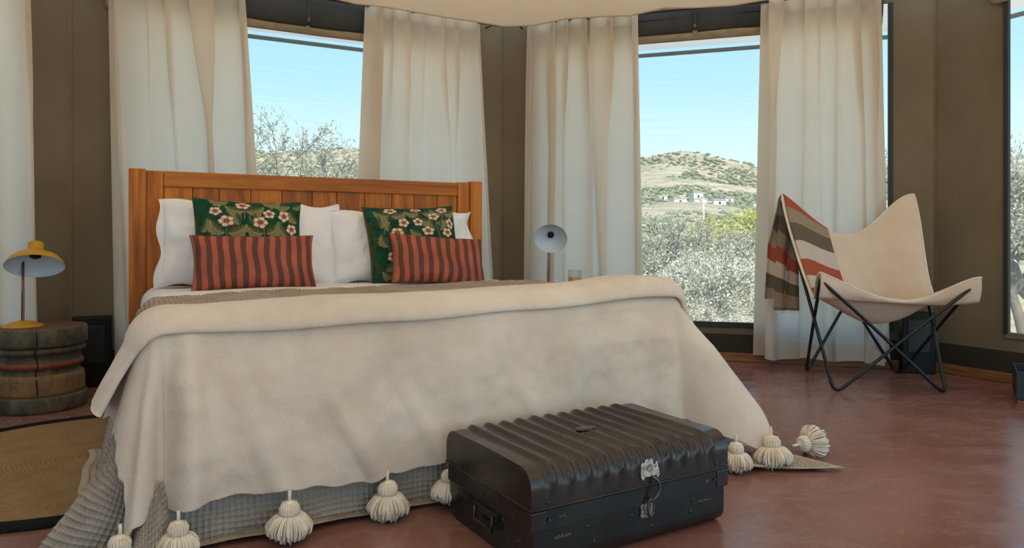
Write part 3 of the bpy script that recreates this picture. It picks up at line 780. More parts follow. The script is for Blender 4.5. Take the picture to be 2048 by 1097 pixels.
place('cushion', r2, .495, .50, .604, R(18), R(2), 'rust and brown striped lumbar cushion leaning on the right floral cushion', 'cushion', 'striped lumbar cushions', R(4))

# ------------------------------------------------------------------ curtains
def curtain(k, t0, t1, b0, b1, ztop, zbot, seed, label, off=.15, npl=7, amp=.034):
    A, L, an = facet(k)
    rg = np.random.RandomState(seed); nu, nv = 300, 60
    u, v = np.meshgrid(np.linspace(0, 1, nu), np.linspace(0, 1, nv), indexing='ij')    # v=0 top
    x = (t0 + (b0 - t0) * v) * (1 - u) + (t1 + (b1 - t1) * v) * u
    uk = (np.arange(npl) + .5) / npl + rg.uniform(-.035, .035, npl)
    y = np.zeros_like(u); dx = np.zeros_like(u)
    W_ = abs(t1 - t0)
    for i, c in enumerate(uk):
        drift = rg.uniform(-.03, .03); h = rg.choice([.6, .9, 1.1, 1.3]); sd_ = rg.choice([-1, 1])
        sg = (.020 + (.036 + .020 * rg.rand()) * np.clip(.15 + v * 2.2, 0, 1)) * (7 / npl) * (.7 + .3 * h)
        d = (u - c - drift * v) / sg
        sf = d * np.exp(-d ** 2 / 1.5)
        dx += -sg * W_ * sf * 2.5 * h * np.clip(np.minimum(u, 1 - u) / .07, 0, 1)
        y -= amp * h * (1.0 + .6 * v) * (np.exp(-d ** 2) * .6 + sd_ * sf * 1.1)
        pin = np.exp(-(v / .035) ** 2)
        y -= .020 * pin * np.exp(-((u - c) / .014) ** 2)
    y += .010 * np.sin(u * 21 + seed) * v + .006 * fnoise(u * 12, v * 3, seed)
    y += .010 * fnoise(u * 10, v * 14, seed + 5) * np.clip((v - .86) / .14, 0, 1)
    # side returns
    y += .030 * (np.exp(-(u / .03) ** 2) + np.exp(-((1 - u) / .03) ** 2))
    z = ztop + (zbot - ztop) * v + .012 * np.sin(u * 2 * math.pi * npl + seed) * (v < .02) + (v > .98) * .010 * np.sin(u * 19 + seed)
    V = np.stack([x + dx, -off + y, z], -1)
    root = empty('curtain', (A.x, A.y, 0), an, label, 'curtain', 'cream curtains')
    c = obj('panel', mesh('curtain_panel', V.reshape(-1, 3), gridF(nu, nv), 'curtain'), root)
    # doubled side hems and bottom hem, a few millimetres behind
    for nm, i0, i1, j0, j1 in (('side_hem', 0, 22, 0, nv), ('side_hem', nu - 22, nu, 0, nv), ('bottom_hem', 0, nu, nv - 4, nv)):
        S = V[i0:i1, j0:j1].copy(); S[..., 1] += .005
        obj(nm, mesh('curtain_hem', S.reshape(-1, 3), gridF(S.shape[0], S.shape[1]), 'curtain'), root)
    S = V[:, :3].copy(); S[..., 1] += .006
    obj('heading_tape', mesh('heading_tape', S.reshape(-1, 3), gridF(nu, 3), 'curtain_tape'), root)
    return root
curtain(0, 1.60, 2.578, 1.56, 2.63, 2.45, .03, 3, 'cream curtain at the far left edge behind the yellow lamp', .12, 5)
curtain(1, .197, .952, .235, 1.10, 2.45, .03, 12, 'cream curtain left of the window behind the headboard', .15, 6)
curtain(1, 1.733, 2.596, 1.61, 2.745, 2.45, .03, 25, 'cream curtain right of the window behind the headboard', .15, 7)
curtain(2, .245, 1.061, .225, 1.11, 2.45, .03, 31, 'cream curtain behind the right bedside lamp', .15, 7)
curtain(2, 1.885, 2.62, 1.835, 2.675, 2.45, .055, 44, 'cream curtain behind the butterfly chair', .15, 7)
for k, (a, b) in {0: (1.4, 2.75), 1: (.1, 2.75), 2: (.12, 2.80)}.items():
    A, L, an = facet(k)
    r_ = MB().tube([(a, -.135, 2.447), (b, -.135, 2.447)], .009, 8).obj('curtain_rod', 'rod', None, True, (A.x, A.y, 0), (0, 0, an))
    tag(r_, {0: 'thin dark curtain rod on the far left wall', 1: 'thin dark curtain rod on the wall behind the headboard', 2: 'thin dark curtain rod on the wall with the hill view'}[k], 'curtain rod')
    for s in np.linspace(a + .05, b - .05, 4):
        MB().tube([(s, -.135, 2.447), (s, -.01, 2.455)], .006, 6).obj('bracket', 'rod', r_)

# ------------------------------------------------------------------ carved drum stools
def stool(loc, r, h, label, top='stool_top'):
    root = empty('drum_stool', (loc[0], loc[1], 0), 0, label, 'stool', 'carved drum stools')
    def ring(nm, prof, mat): return MB().lathe([(a * r, b * h) for a, b in prof], 48).obj(nm, mat, root)
    MB().lathe([(0.0001, h), (r * .90, h), (r * .965, h * .996), (r * .985, h * .985)], 48).obj('top', top, root)
    ring('upper_rim', [(.985, .985), (1.0, .965), (1.0, .80), (.975, .775), (.90, .765)], 'stool_green')
    ring('groove_ring', [(.90, .765), (.95, .745), (.955, .70), (.90, .685)], 'stool_green')
    ring('neck', [(.90, .685), (.86, .66), (.86, .60), (.88, .59)], 'stool_green')
    ring('red_band', [(.88, .59), (.915, .575), (.915, .535), (.88, .52)], 'stool_red')
    ring('lower_neck', [(.88, .52), (.84, .50), (.84, .455), (.87, .445)], 'stool_green')
    ring('belly', [(.87, .445), (.92, .43), (.935, .38), (.95, .24), (.95, .205), (.93, .195)], 'stool_tan')
    ring('foot_rim', [(.93, .195), (.985, .185), (1.0, .16), (1.0, .03), (.985, 0), (.0001, 0)], 'stool_green')
    a = R(-62)
    pts = [(r * 1.0, .97), (r * 1.003, .82), (r * .962, .72), (r * .865, .63), (r * .92, .555), (r * .85, .48), (r * .94, .38), (r * .955, .22)]
    m_ = MB()
    for i in range(len(pts) - 1):
        (ra, za), (rb, zb) = pts[i], pts[i + 1]; a1 = a + .03 * math.sin(i * 2.1); a2 = a + .03 * math.sin((i + 1) * 2.1)
        m_.tube([(ra * math.cos(a1), ra * math.sin(a1), za * h), (rb * math.cos(a2), rb * math.sin(a2), zb * h)], .0030, 5)
    m_.obj('crack', 'crack', root)
    return root
stool((-2.385, 3.62), .205, .412, 'carved drum stool carrying the yellow lamp at left')
stool((.315, 4.70), .20, .525, 'carved drum stool hidden behind the bed under the right lamp')

# ------------------------------------------------------------------ lamps
def lamp(loc, z, yaw, neck, tilt, stalk, sr, label, base_yaw=0):
    root = empty('desk_lamp', (loc[0], loc[1], z), yaw, label, 'lamp', 'yellow bedside lamps')
    MB().lathe([(.0001, .032), (.022, .031), (.055, .022), (.088, .008), (.092, .002), (.090, 0), (.0001, 0)], 40).obj('base', 'lamp_yellow', root)
    MB().tube([(-.005, 0, .028), (-.003, 0, stalk)], .0042, 8).obj('stem', 'lamp_rod', root)
    MB().tube([(.006, -.002, .028), (.007, -.003, stalk * .5), (.004, 0, stalk)], .0024, 6).obj('power_cord', 'cord_red', root)
    sh = empty_child('shade', root, (neck[0], neck[1], stalk + .01), tilt)
    s = sr
    prof = [(.0001, .62), (.24, .62), (.27, .59), (.27, .26), (.30, .22), (.52, .13), (.78, -.03), (.93, -.20), (1.0, -.36), (1.005, -.375)]
    inn = [(1.0, -.372), (.985, -.35), (.91, -.20), (.76, -.045), (.50, .11), (.26, .20), (.0001, .205)]
    so_ = MB().lathe([(a * s, b * s) for a, b in prof], 44).obj('shade', 'lamp_yellow', sh)
    MB().lathe([(a * s, b * s) for a, b in inn], 44).obj('shade_lining', 'lamp_white', sh)
    MB().lathe([(.0001, .18 * s), (.19 * s, .18 * s), (.19 * s, .03 * s), (.15 * s, .0), (.0001, 0)], 24).obj('bulb_socket', 'black_plastic', sh)
    MB().tube([(0, 0, 0), (-neck[0] * .2, 0, .26 * s)], .004, 6).obj('pivot', 'lamp_rod', sh)
    return root
def empty_child(name, parent, loc, rot):
    o = bpy.data.objects.new('shade_head', None); col.objects.link(o); o.parent = parent; o.location = loc; o.rotation_euler = rot; o.empty_display_size = .05
    return o
lamp((-2.435, 3.56), .412, 0, (.075, -.02), (R(-24), R(-14), 0), .335, .128, 'yellow desk lamp on the drum stool at left, shade tilted down')
lamp((.245, 4.76), .525, 0, (.01, -.05), (R(-58), R(6), 0), .335, .108, 'yellow desk lamp right of the bed with its pale shade facing the room')

# ------------------------------------------------------------------ juice glass
gl = empty('juice_glass', (.405, 4.60, .525), 0, 'small tumbler of orange juice beside the right lamp', 'glass')
MB().lathe([(.0001, 0), (.040, 0), (.043, .004), (.046, .125), (.0435, .125), (.041, .010), (.0001, .008)], 32).obj('tumbler', 'glass', gl)
MB().lathe([(.0001, .010), (.0400, .011), (.0425, .078), (.0001, .078)], 32).obj('juice', 'juice', gl)

# ------------------------------------------------------------------ jute rug
RX, RY, RR_ = -1.66, 2.76, .73
rug = empty('jute_rug', (RX, RY, 0), 0, 'round jute rug with a black border left of the bed', 'rug')
MB().lathe([(.0001, .009), (.2, .0095), (.4, .009), (RR_ - .075, .010)], 96).obj('mat', 'jute', rug)
MB().lathe([(RR_ - .075, .010), (RR_ - .04, .012), (RR_ - .004, .010), (RR_, .004), (RR_, 0)], 96).obj('border', 'jute_black', rug)

# ------------------------------------------------------------------ metal trunk
TX, TY, TA = .222, 2.172, R(31)
TL, TD, TH = .685, .475, .270
SE = .178    # height of the lid seam
trunk = empty('metal_trunk', (TX, TY, 0), TA, 'old dark steel travelling trunk with ribbed lid at the foot of the bed', 'trunk')
def lathe_box(name, mat, hx, hy, zs, rc, nx=90, rib=None):
    pass
# body: rounded lower edges front to back
def profile_shell(name, mat, prof, hx, rib=None, nx=2, parent=trunk, close=True):
    X = np.linspace(-hx, hx, nx); n = len(prof); V = np.zeros((nx, n, 3))
    for j, (y, z, ny, nz) in enumerate(prof):
        V[:, j, 0] = X; V[:, j, 1] = y; V[:, j, 2] = z
        if rib is not None:
            h = rib(X, y, z); V[:, j, 1] += ny * h; V[:, j, 2] += nz * h
    F = gridF(nx, n, flip=True).tolist()
    if close:
        F.append(tuple(range(n))); F.append(tuple((nx - 1) * n + j for j in range(n))[::-1])
    o = obj(name, mesh(name, V.reshape(-1, 3), F, mat), parent)
    es = o.modifiers.new('e', 'EDGE_SPLIT'); es.split_angle = R(50)
    return o
hy = TD / 2
def arcp(cy, cz, r, a0, a1, n):
    return [(cy + r * math.cos(a), cz + r * math.sin(a), math.cos(a), math.sin(a)) for a in np.linspace(a0, a1, n)]
rb = .045
bp = [(-hy, SE, -1, 0)] + arcp(-hy + rb, rb, rb, math.pi, 1.5 * math.pi, 8) + arcp(hy - rb, rb, rb, 1.5 * math.pi, 2 * math.pi, 8) + [(hy, SE, 1, 0)]
profile_shell('body', 'trunk_body', bp, TL / 2 - .004)
rl = .055; oh = .006
lp = [(-hy - oh, SE - .012, -1, 0), (-hy - oh, SE + .012, -1, 0)] + arcp(-hy - oh + rl, TH - rl, rl, math.pi, math.pi / 2, 12)
ys = np.linspace(-hy - oh + rl + .01, hy + oh - rl - .01, 80)
lp += [(y, TH, 0, 1) for y in ys] + arcp(hy + oh - rl, TH - rl, rl, math.pi / 2, 0, 10) + [(hy + oh, SE - .012, 1, 0)]
def rib(X, y, z):
    k = 11; s = (X / (TL * .9) + .5) * k
    w = np.clip((TL * .455 - np.abs(X)) / .012, 0, 1)
    fade = np.clip((z - (SE + .030)) / .030, 0, 1)
    ph = s % 1.0
    bm__ = np.exp(-(((X + .005) / .040) ** 2 + ((y + .01) / .026) ** 2) ** 3)
    return .0065 * bm__ + (1 - bm__) * w * fade * (.0085 * np.exp(-((ph - .5) / .17) ** 2) - .0035 * np.exp(-((ph - .16) / .12) ** 2)) + .0012 * np.sin(X * 31 + y * 17)
lid = profile_shell('lid', 'trunk_lid', lp, TL / 2 + oh, rib, 200)
# rim bead of the lid and the band below it
def rimline(z, out, y0=-1):
    hx = TL / 2 + out; h = hy + out
    return [(-hx, -h, z), (hx, -h, z), (hx, h, z), (-hx, h, z)]
MB().tube(rimline(SE - .012, oh + .001), .0035, 6, closed=True).obj('rim', 'trunk_lid', lid)
b_ = MB(); hx = TL / 2 + .0005; h_ = hy + .0035
for a, b in (((-hx, -h_, SE - .068), (hx, -hy + .002, SE - .014)), ((-hx, hy - .002, SE - .068), (hx, h_, SE - .014)),
             ((-hx - .003, -hy, SE - .068), (-hx + .006, hy, SE - .014)), ((hx - .006, -hy, SE - .068), (hx + .003, hy, SE - .014))): b_.box(a, b)
b_.obj('band', 'trunk_body', trunk, False, bevel=.002)
for sx_ in (-1, 1):
    # corner wraps
    box('corner_plate', (sx_ * (TL / 2 - .016) - .024, -hy - .007, SE - .066), (sx_ * (TL / 2 - .016) + .024, -hy + .01, SE - .016), 'trunk_lid', trunk, .003)
    hp = MB().tube([(sx_ * (TL / 2 + .010), -.05, SE - .085), (sx_ * (TL / 2 + .012), -.052, SE - .125), (sx_ * (TL / 2 + .012), .052, SE - .125), (sx_ * (TL / 2 + .010), .05, SE - .085)], .005, 8).obj('handle', 'trunk_body', trunk)
    box('handle_plate', (sx_ * (TL / 2) - .006, -.065, SE - .098), (sx_ * (TL / 2) + .006, .065, SE - .078), 'trunk_body', hp, .002)
rv = MB().lathe([(.0001, .0030), (.003, .0026), (.0048, .0)], 10); rvm = mesh('rivet', rv.V, rv.F, 'trunk_lid')
for (x, z, d) in [(-.30, SE + .004, oh + .001), (.30, SE + .004, oh + .001), (-.295, SE - .042, .0075), (.295, SE - .042, .0075), (-.17, SE - .085, .001), (-.02, SE - .085, .001), (.21, SE - .085, .001), (-.15, .05, .001), (.05, .05, .001), (.2, .06, .001)]:
    obj('rivet', rvm, trunk, (x, -hy - d, z), (R(90), 0, 0))
for (y, z) in [(-.15, SE - .05), (.02, SE - .05), (.17, SE - .05), (-.18, .07), (-.1, .10), (.12, .09)]:
    obj('rivet', rvm, trunk, (-TL / 2 - .004, y, z), (R(90), 0, R(-90)))
# latch plate: scalloped outline
def plate(name, outline, th, mat, parent, loc, rot):
    n_ = len(outline); V = [(x, 0, z) for x, z in outline] + [(x, -th, z) for x, z in outline]
    F = [tuple(range(n_)), tuple(range(n_, 2 * n_))[::-1]] + [(i, n_ + i, n_ + (i + 1) % n_, (i + 1) % n_) for i in range(n_)]
    o = obj(name, mesh(name, V, F, mat, False), parent, loc, rot)
    bv = o.modifiers.new('b', 'BEVEL'); bv.width = .0008; bv.segments = 1; return o
out = [(-.034, -.020), (-.026, -.028), (-.020, -.020), (-.008, -.021), (.008, -.021), (.020, -.020), (.026, -.028), (.034, -.020), (.033, -.004), (.030, .006), (.031, .015), (.024, .020), (.017, .018), (.014, .025), (.006, .028), (0, .024), (-.006, .028), (-.014, .025), (-.017, .018), (-.024, .020), (-.031, .015), (-.030, .006), (-.033, -.004)]
LX = .038
lt = plate('latch_plate', out, .003, 'latch', trunk, (LX, -hy - oh - .001, SE + .034), (R(-8), 0, 0))
for x in (-.021, .021): obj('rivet', mesh('latch_rivet', rv.V, rv.F, 'latch'), lt, (x, -.003, .006), (R(90), 0, 0))
for rr_ in (.0105, .0078):
    MB().tube([(rr_ * math.cos(a), -.0032, .002 + rr_ * math.sin(a)) for a in np.linspace(0, 2 * math.pi, 24, endpoint=False)], .0007, 5, closed=True).obj('emblem_ring', 'hasp', lt)
MB().tube(smooth_path([(.003, -.0035, .006), (-.001, -.0035, .0075), (-.0035, -.0035, .005), (0, -.0035, .002), (.0035, -.0035, -.001), (.001, -.0035, -.0035), (-.003, -.0035, -.002)], 4), .0008, 5).obj('emblem_letter', 'hasp', lt)
# hasp loop hanging from the latch
pts = [(LX + .006, -hy - oh - .006, SE + .014), (LX + .020, -hy - oh - .016, SE + .000), (LX + .022, -hy - oh - .019, SE - .022), (LX + .008, -hy - oh - .016, SE - .045), (LX - .001, -hy - .014, SE - .052)]
MB().tube(smooth_path(pts, 6), .0042, 8).obj('hasp', 'hasp', trunk)
ring_ = [(LX + .000 + .011 * math.cos(a), -hy - .013, SE - .072 + .024 * math.sin(a)) for a in np.linspace(0, 2 * math.pi, 24, endpoint=False)]
MB().tube(ring_, .0032, 8, closed=True).obj('hasp_ring', 'hasp', trunk)
out2 = [(-.024, .015), (-.016, .020), (-.008, .017), (0, .022), (.008, .017), (.016, .020), (.024, .015), (.023, 0), (.025, -.014), (.016, -.020), (.008, -.017), (0, -.021), (-.008, -.017), (-.016, -.020), (-.025, -.014), (-.023, 0)]
l2 = plate('staple_plate', out2, .003, 'latch', trunk, (LX - .004, -hy - .0015, SE - .082), (0, 0, 0))
obj('rivet', mesh('staple_rivet', rv.V, rv.F, 'latch'), l2, (-.017, -.003, -.002), (R(90), 0, 0))
MB().lathe([(.0001, .0022), (.030, .0022), (.033, .0)], 32).obj('lid_badge', 'trunk_lid', trunk, True, (-.005, -.01, TH + .0066)).scale = (1.15, .62, 1)
# pale scratches on lid and front
def strokes(name, items, mat, r=.0008):
    m_ = MB()
    for pts in items: m_.tube(pts, r, 4)
    return m_.obj(name, mat, trunk)
rg = random.Random(9)
def scribble(x0, z0, w, h, n_, y):
    it = []; x = x0
    for i in range(n_):
        st = w / n_; a = (x, y, z0 + rg.uniform(0, .3) * h); b = (x + st * rg.uniform(.1, .5), y, z0 + h * rg.uniform(.6, 1)); c_ = (x + st * rg.uniform(.5, .9), y, z0 + h * rg.uniform(0, .5))
        it.append([a, b, c_] if rg.random() > .35 else [a, b]); x += st
    return it
strokes('chalk_scrawl', scribble(-.275, SE - .098, .055, .011, 9, -hy - .0004), 'scratch')
strokes('chalk_scrawl', scribble(.235, SE - .100, .050, .008, 8, -hy - .0004), 'scratch', .0005)
strokes('chalk_scrawl', scribble(-.262, SE - .045, .022, .010, 3, -hy - .0038), 'scratch', .0005)
strokes('chalk_scrawl', scribble(.262, SE - .045, .012, .008, 3, -hy - .0038), 'scratch', .0005)
strokes('orange_scratch', [[(-.232, -hy - oh - .001, SE + .040), (-.236, -hy - oh - .0035 + .006, SE + .052), (-.235, -hy - oh + .010, SE + .062), (-.242, -hy - oh + .018, SE + .072)]], 'scratch_orange', .002)

# ------------------------------------------------------------------ butterfly chair
ch = empty('butterfly_chair', (2.1, 4.25, 0), 0, 'butterfly chair with cream canvas sling and bent black rod frame', 'chair')
O = Vector((2.1, 4.25, 0))
FLt, FRt, BLt, BRt = Vector((1.698, 3.935, .622)), Vector((2.490, 3.86, .590)), Vector((1.695, 4.51, 1.095)), Vector((2.492, 4.505, 1.085))
fFL, fFR, fRL, fRR = Vector((1.788, 3.965, .010)), Vector((2.385, 3.925, .010)), Vector((1.885, 4.59, .010)), Vector((2.440, 4.52, .010))
def rodloop(ta, foot, tb, nm):
    """a rod from tip ta down to a rounded foot and up to tip tb"""
    da = (ta - foot).normalized(); db = (tb - foot).normalized()
    rr_ = .075
    pts = [ta]
    for t in np.linspace(.12, .9, 5): pts.append(ta.lerp(foot + da * rr_, t))
    for t in np.linspace(0, 1, 9):
        a = foot + da * rr_; b = foot + db * rr_; c_ = foot - (da + db).normalized() * .004
        pts.append(a * (1 - t) ** 2 + c_ * 2 * t * (1 - t) + b * t * t)
    for t in np.linspace(.1, .88, 5): pts.append((foot + db * rr_).lerp(tb, t))
    pts.append(tb)
    P = [p - O for p in pts]; lo = min(p.z for p in P) - .0095
    P = [Vector((p.x, p.y, p.z - lo * max(0, 1 - p.z / .4))) for p in P]
    return MB().tube(P, .0095, 10).obj(nm, 'black_steel', ch)
rodloop(FRt, fFL, BLt, 'leg'); rodloop(FLt, fFR, BRt, 'leg')
rodloop(FLt, fRL, BRt, 'leg'); rodloop(FRt, fRR, BLt, 'leg')
def lag(a, b, c_, tb, t, ex):
    """quadratic through a(0), b(tb), c(1)"""
    t = np.clip(t, 0, 1)[..., None]; a, b, c_ = (np.array(k_) for k_ in (a, b, c_))
    g_ = math.log(.5) / math.log(tb)
    return a + (c_ - a) * t + (b - (a + (c_ - a) * tb)) * np.sin(math.pi * t ** g_) ** ex
def ext(t, others, k_=.13):
    cen = sum(others, Vector()) / len(others); return t + (t - cen) * k_
allt = [FLt, FRt, BLt, BRt]
c00, c10, c01, c11 = Vector((1.591, 3.86, .706)), Vector((2.596, 3.78, .668)), Vector((1.624, 4.54, 1.219)), Vector((2.575, 4.50, 1.218))
fm, bm_, lm, rm = Vector((2.168, 3.99, .501)), Vector((2.085, 4.46, .870)), Vector((1.739, 4.16, .528)), Vector((2.447, 4.12, .497))
def sling(u, v):
    kq = .48
    U = u * 2 - 1; Vv = v * 2 - 1
    u = (U * np.sqrt(1 - kq * Vv ** 2 / 2) + 1) / 2; v = (Vv * np.sqrt(1 - kq * U ** 2 / 2) + 1) / 2
    fr = lag(c00, fm, c10, .43, u, 1.496); bk = lag(c01, bm_, c11, .451, u, 1.613); le = lag(c00, lm, c01, .456, v, 1.773); ri = lag(c10, rm, c11, .479, v, 1.377)
    u_ = u[..., None]; v_ = v[..., None]
    S = (1 - v_) * fr + v_ * bk + (1 - u_) * le + u_ * ri - ((1 - u_) * (1 - v_) * np.array(c00) + u_ * (1 - v_) * np.array(c10) + (1 - u_) * v_ * np.array(c01) + u_ * v_ * np.array(c11))
    bulge = 16 * (u_ * (1 - u_) * v_ * (1 - v_))
    return S + bulge * np.array([0, .05, .115])
def sling_n(u, v, h=.004):
    P = sling(u, v); N = np.cross(sling(u + h, v) - sling(u - h, v), sling(u, v + h) - sling(u, v - h))
    return P, N / (np.linalg.norm(N, axis=-1, keepdims=True) + 1e-9)
u, v = np.meshgrid(np.linspace(0, 1, 70), np.linspace(0, 1, 80), indexing='ij')
P, N = sling_n(u, v)
P = P + N * (.003 * fnoise(u * 14, v * 10, 4))[..., None]
so_ = obj('sling', mesh('sling', (P - np.array(O)).reshape(-1, 3), gridF(70, 80), 'sling'), ch)
sm = so_.modifiers.new('s', 'SOLIDIFY'); sm.thickness = .006; sm.offset = 0
t = np.linspace(0, 1, 60); z_ = np.zeros_like(t); o1 = np.ones_like(t)
loop = np.concatenate([sling(t, z_)[:-1], sling(o1, t)[:-1], sling(t[::-1], o1)[:-1], sling(z_, t[::-1])[:-1]]) - np.array(O)
MB().tube([Vector(p) for p in loop], .0058, 6, closed=True).obj('edge_binding', 'sling_edge', so_)
# pocket flaps folded down over the front rod tips
t = np.linspace(0, 1, 80); top_ = sling(t, np.zeros_like(t)); bot = top_.copy(); line = np.interp(t, [0, .3, .5, .7, 1], [.520, .490, .480, .480, .505])
bot[:, 2] = np.minimum(top_[:, 2], line); bot[:, 1] += .02
G = np.stack([top_ * (1 - k_) + bot * k_ + np.array([0, -.012 * math.sin(k_ * math.pi), 0]) for k_ in np.linspace(0, 1, 8)], 1) - np.array(O)
pf = obj('pocket_flap', mesh('pocket_flap', G.reshape(-1, 3), gridF(80, 8), 'sling'), so_)
sm = pf.modifiers.new('s', 'SOLIDIFY'); sm.thickness = .005; sm.offset = 0
# corner pocket patches under the tips and frayed threads at the right front tip
for nm, uu, vv in (('pocket', (0, .22), (0, .16)), ('pocket', (.78, 1), (0, .16)), ('pocket', (0, .2), (.84, 1)), ('pocket', (.8, 1), (.84, 1))):
    a, b = np.meshgrid(np.linspace(*uu, 16), np.linspace(*vv, 14), indexing='ij'); P, N = sling_n(np.clip(a, .004, .996), np.clip(b, .004, .996))
    bul = .012 * np.sin(np.linspace(0, math.pi, 16))[:, None] * np.ones((1, 14)); P = P - N * (bul + .004)[..., None]
    obj(nm, mesh('pocket', (P - np.array(O)).reshape(-1, 3), gridF(16, 14), 'sling_edge'), so_)
rg = random.Random(2); m_ = MB()
for i in range(14):
    p0 = Vector(sling(np.array([.80 + .19 * rg.random()]), np.array([.01]))[0]) - O + Vector((0, -.004, -.008))
    ln = rg.uniform(.015, .045)
    m_.tube([p0, p0 + Vector((rg.uniform(-.006, .006), 0, -ln * .5)), p0 + Vector((rg.uniform(-.012, .012), 0, -ln))], .0012, 4)
m_.obj('frayed_threads', 'sling_edge', so_)

# ------------------------------------------------------------------ striped throw on the chair
RUST, TAN, TAUPE, CREAM, BROWN = (.36, .085, .045), (.30, .235, .165), (.135, .108, .078), (.56, .47, .40), (.17, .125, .085)
seq = [CREAM, TAN, BROWN, CREAM, RUST, CREAM, TAUPE, TAN, RUST, TAN, TAUPE, TAN, RUST, CREAM, TAUPE, TAN, BROWN]
st_root = empty('striped_throw', (1.70, 4.52, 0), 0, 'rust, taupe and cream striped throw hung over the left back of the butterfly chair', 'throw')
SO = Vector((1.70, 4.52, 0))
def strip(name, fnP, nu, nv, s0, s1, slant=0.):
    a, b = np.meshgrid(np.linspace(0, 1, nu), np.linspace(0, 1, nv), indexing='ij')
    V = fnP(a, b) - np.array(SO)
    me = mesh(name, V.reshape(-1, 3), gridF(nu, nv), 'throw_stripe')
    s = (s0 + (s1 - s0) * (b - slant * a)) ; idx = np.clip(s.astype(int), 0, len(seq) - 1); c = np.array(seq)[idx]
    at = me.color_attributes.new('print', 'FLOAT_COLOR', 'POINT')
    at.data.foreach_set('color', np.concatenate([c.reshape(-1, 3), np.ones((nu * nv, 1))], 1).astype(np.float32).ravel())
    o = obj(name, me, st_root); sm = o.modifiers.new('s', 'SOLIDIFY'); sm.thickness = .007; sm.offset = 0
    return o
def front(a, b):
    # on the sling from low in the seat (b=0) up to the tip (b=1)
    v = .30 + .69 * b; u = .012 + a * (.31 - .02 * b)
    P, N = sling_n(u, v)
    return P + N * (.010 + .004 * np.sin(a * 9) * (1 - b))[..., None]
strip('front_drape', front, 40, 220, 0.6, 9.0, .10)
topF = front(np.linspace(0, 1, 40), np.ones(40))
def over(a, b):
    p0 = np.stack([np.interp(a, np.linspace(0, 1, 40), topF[:, i]) for i in range(3)], -1)
    ang = b * math.pi * .95
    base = p0 + np.stack([-.02 * b * np.ones_like(a) - a * .04 * b, .045 * (1 - np.cos(ang)) / 2 + .0 * b, .020 * np.sin(ang) - .02 * b], -1)
    return base
strip('top_fold', over, 40, 30, 8.4, 9.2)
oe = over(np.linspace(0, 1, 40), np.ones(40))
def back(a, b, dx0, dx1, w0, w1, zb, dy, wob):
    xl = oe[:, 0].min(); p0 = np.stack([np.interp(a, np.linspace(0, 1, 40), oe[:, i]) for i in range(3)], -1)
    x = p0[..., 0] * (1 - np.clip(b * 2.2, 0, 1)) + (xl + dx0 + (dx1 - dx0) * b + a * (w0 + (w1 - w0) * b)) * np.clip(b * 2.2, 0, 1)
    y = p0[..., 1] + dy + .012 * np.sin(a * 11 + wob) * np.clip(b * 3, 0, 1); z = p0[..., 2] * (1 - b) + zb * b
    return np.stack([x, y, z], -1)
strip('back_drape', lambda a, b: back(a, b, -.045, -.085, .13, .115, .47, .004, 0), 50, 200, 9.0, 15.8)
strip('back_drape', lambda a, b: back(a, b, -.005, -.035, .11, .15, .40, -.022, 2), 50, 200, 9.0, 16.2)
m_ = MB(); rg = random.Random(6)
for i in range(34):
    s = rg.random(); pt = back(np.array([s]), np.array([1.]), *((-.005, -.035, .11, .15, .40, -.022, 2) if i % 2 else (-.045, -.085, .13, .115, .47, .004, 0)))[0] - np.array(SO)
    p0 = Vector(pt); m_.tube([p0 + Vector((0, 0, .004)), p0 + Vector((rg.uniform(-.004, .004), 0, -.008)), p0 + Vector((rg.uniform(-.006, .006), 0, -.018))], .0012, 4)
m_.obj('fringe', 'sling_edge', st_root)

# ------------------------------------------------------------------ black boxes
def tall_box(x, y, yaw, w, d, h, label, grp):
    o = empty('black_box', (x, y, 0), yaw, label, 'box', grp)
    box('case', (-w / 2, -d / 2, 0), (w / 2, d / 2, h), 'black_plastic', o, .008)
    box('front_panel', (-w * .34, -d / 2 - .006, h * .34), (w * .34, -d / 2 + .002, h * .88), 'black_panel', o, .004)
    box('foot', (-w / 2 + .01, -d / 2 + .01, 0), (w / 2 - .01, d / 2 - .01, .006), 'zip', o, .001)
    return o
tall_box(2.575, 4.545, R(-18), .19, .10, .385, 'tall black box standing behind the butterfly chair', 'black boxes by the wall')
tall_box(-2.43, 4.14, R(28), .20, .12, .40, 'black box in the dark corner beside the bed head', 'black boxes by the wall')
bn = empty('black_bin', (2.815, 3.74, 0), R(-32), 'open black box on a wooden foot at the right edge', 'bin')
box('wooden_foot', (-.15, -.15, 0), (.15, .15, .018), 'trim_wood', bn, .003)
for a, b in (((-.155, -.155, .018), (.155, -.147, .165)), ((-.155, .147, .018), (.155, .155, .165)), ((-.155, -.147, .018), (-.147, .147, .165)), ((.147, -.147, .018), (.155, .147, .165))):
    box('side_panel', a, b, 'bin_blue', bn, .003)
box('bottom', (-.147, -.147, .018), (.147, .147, .026), 'bin_blue', bn, .001)

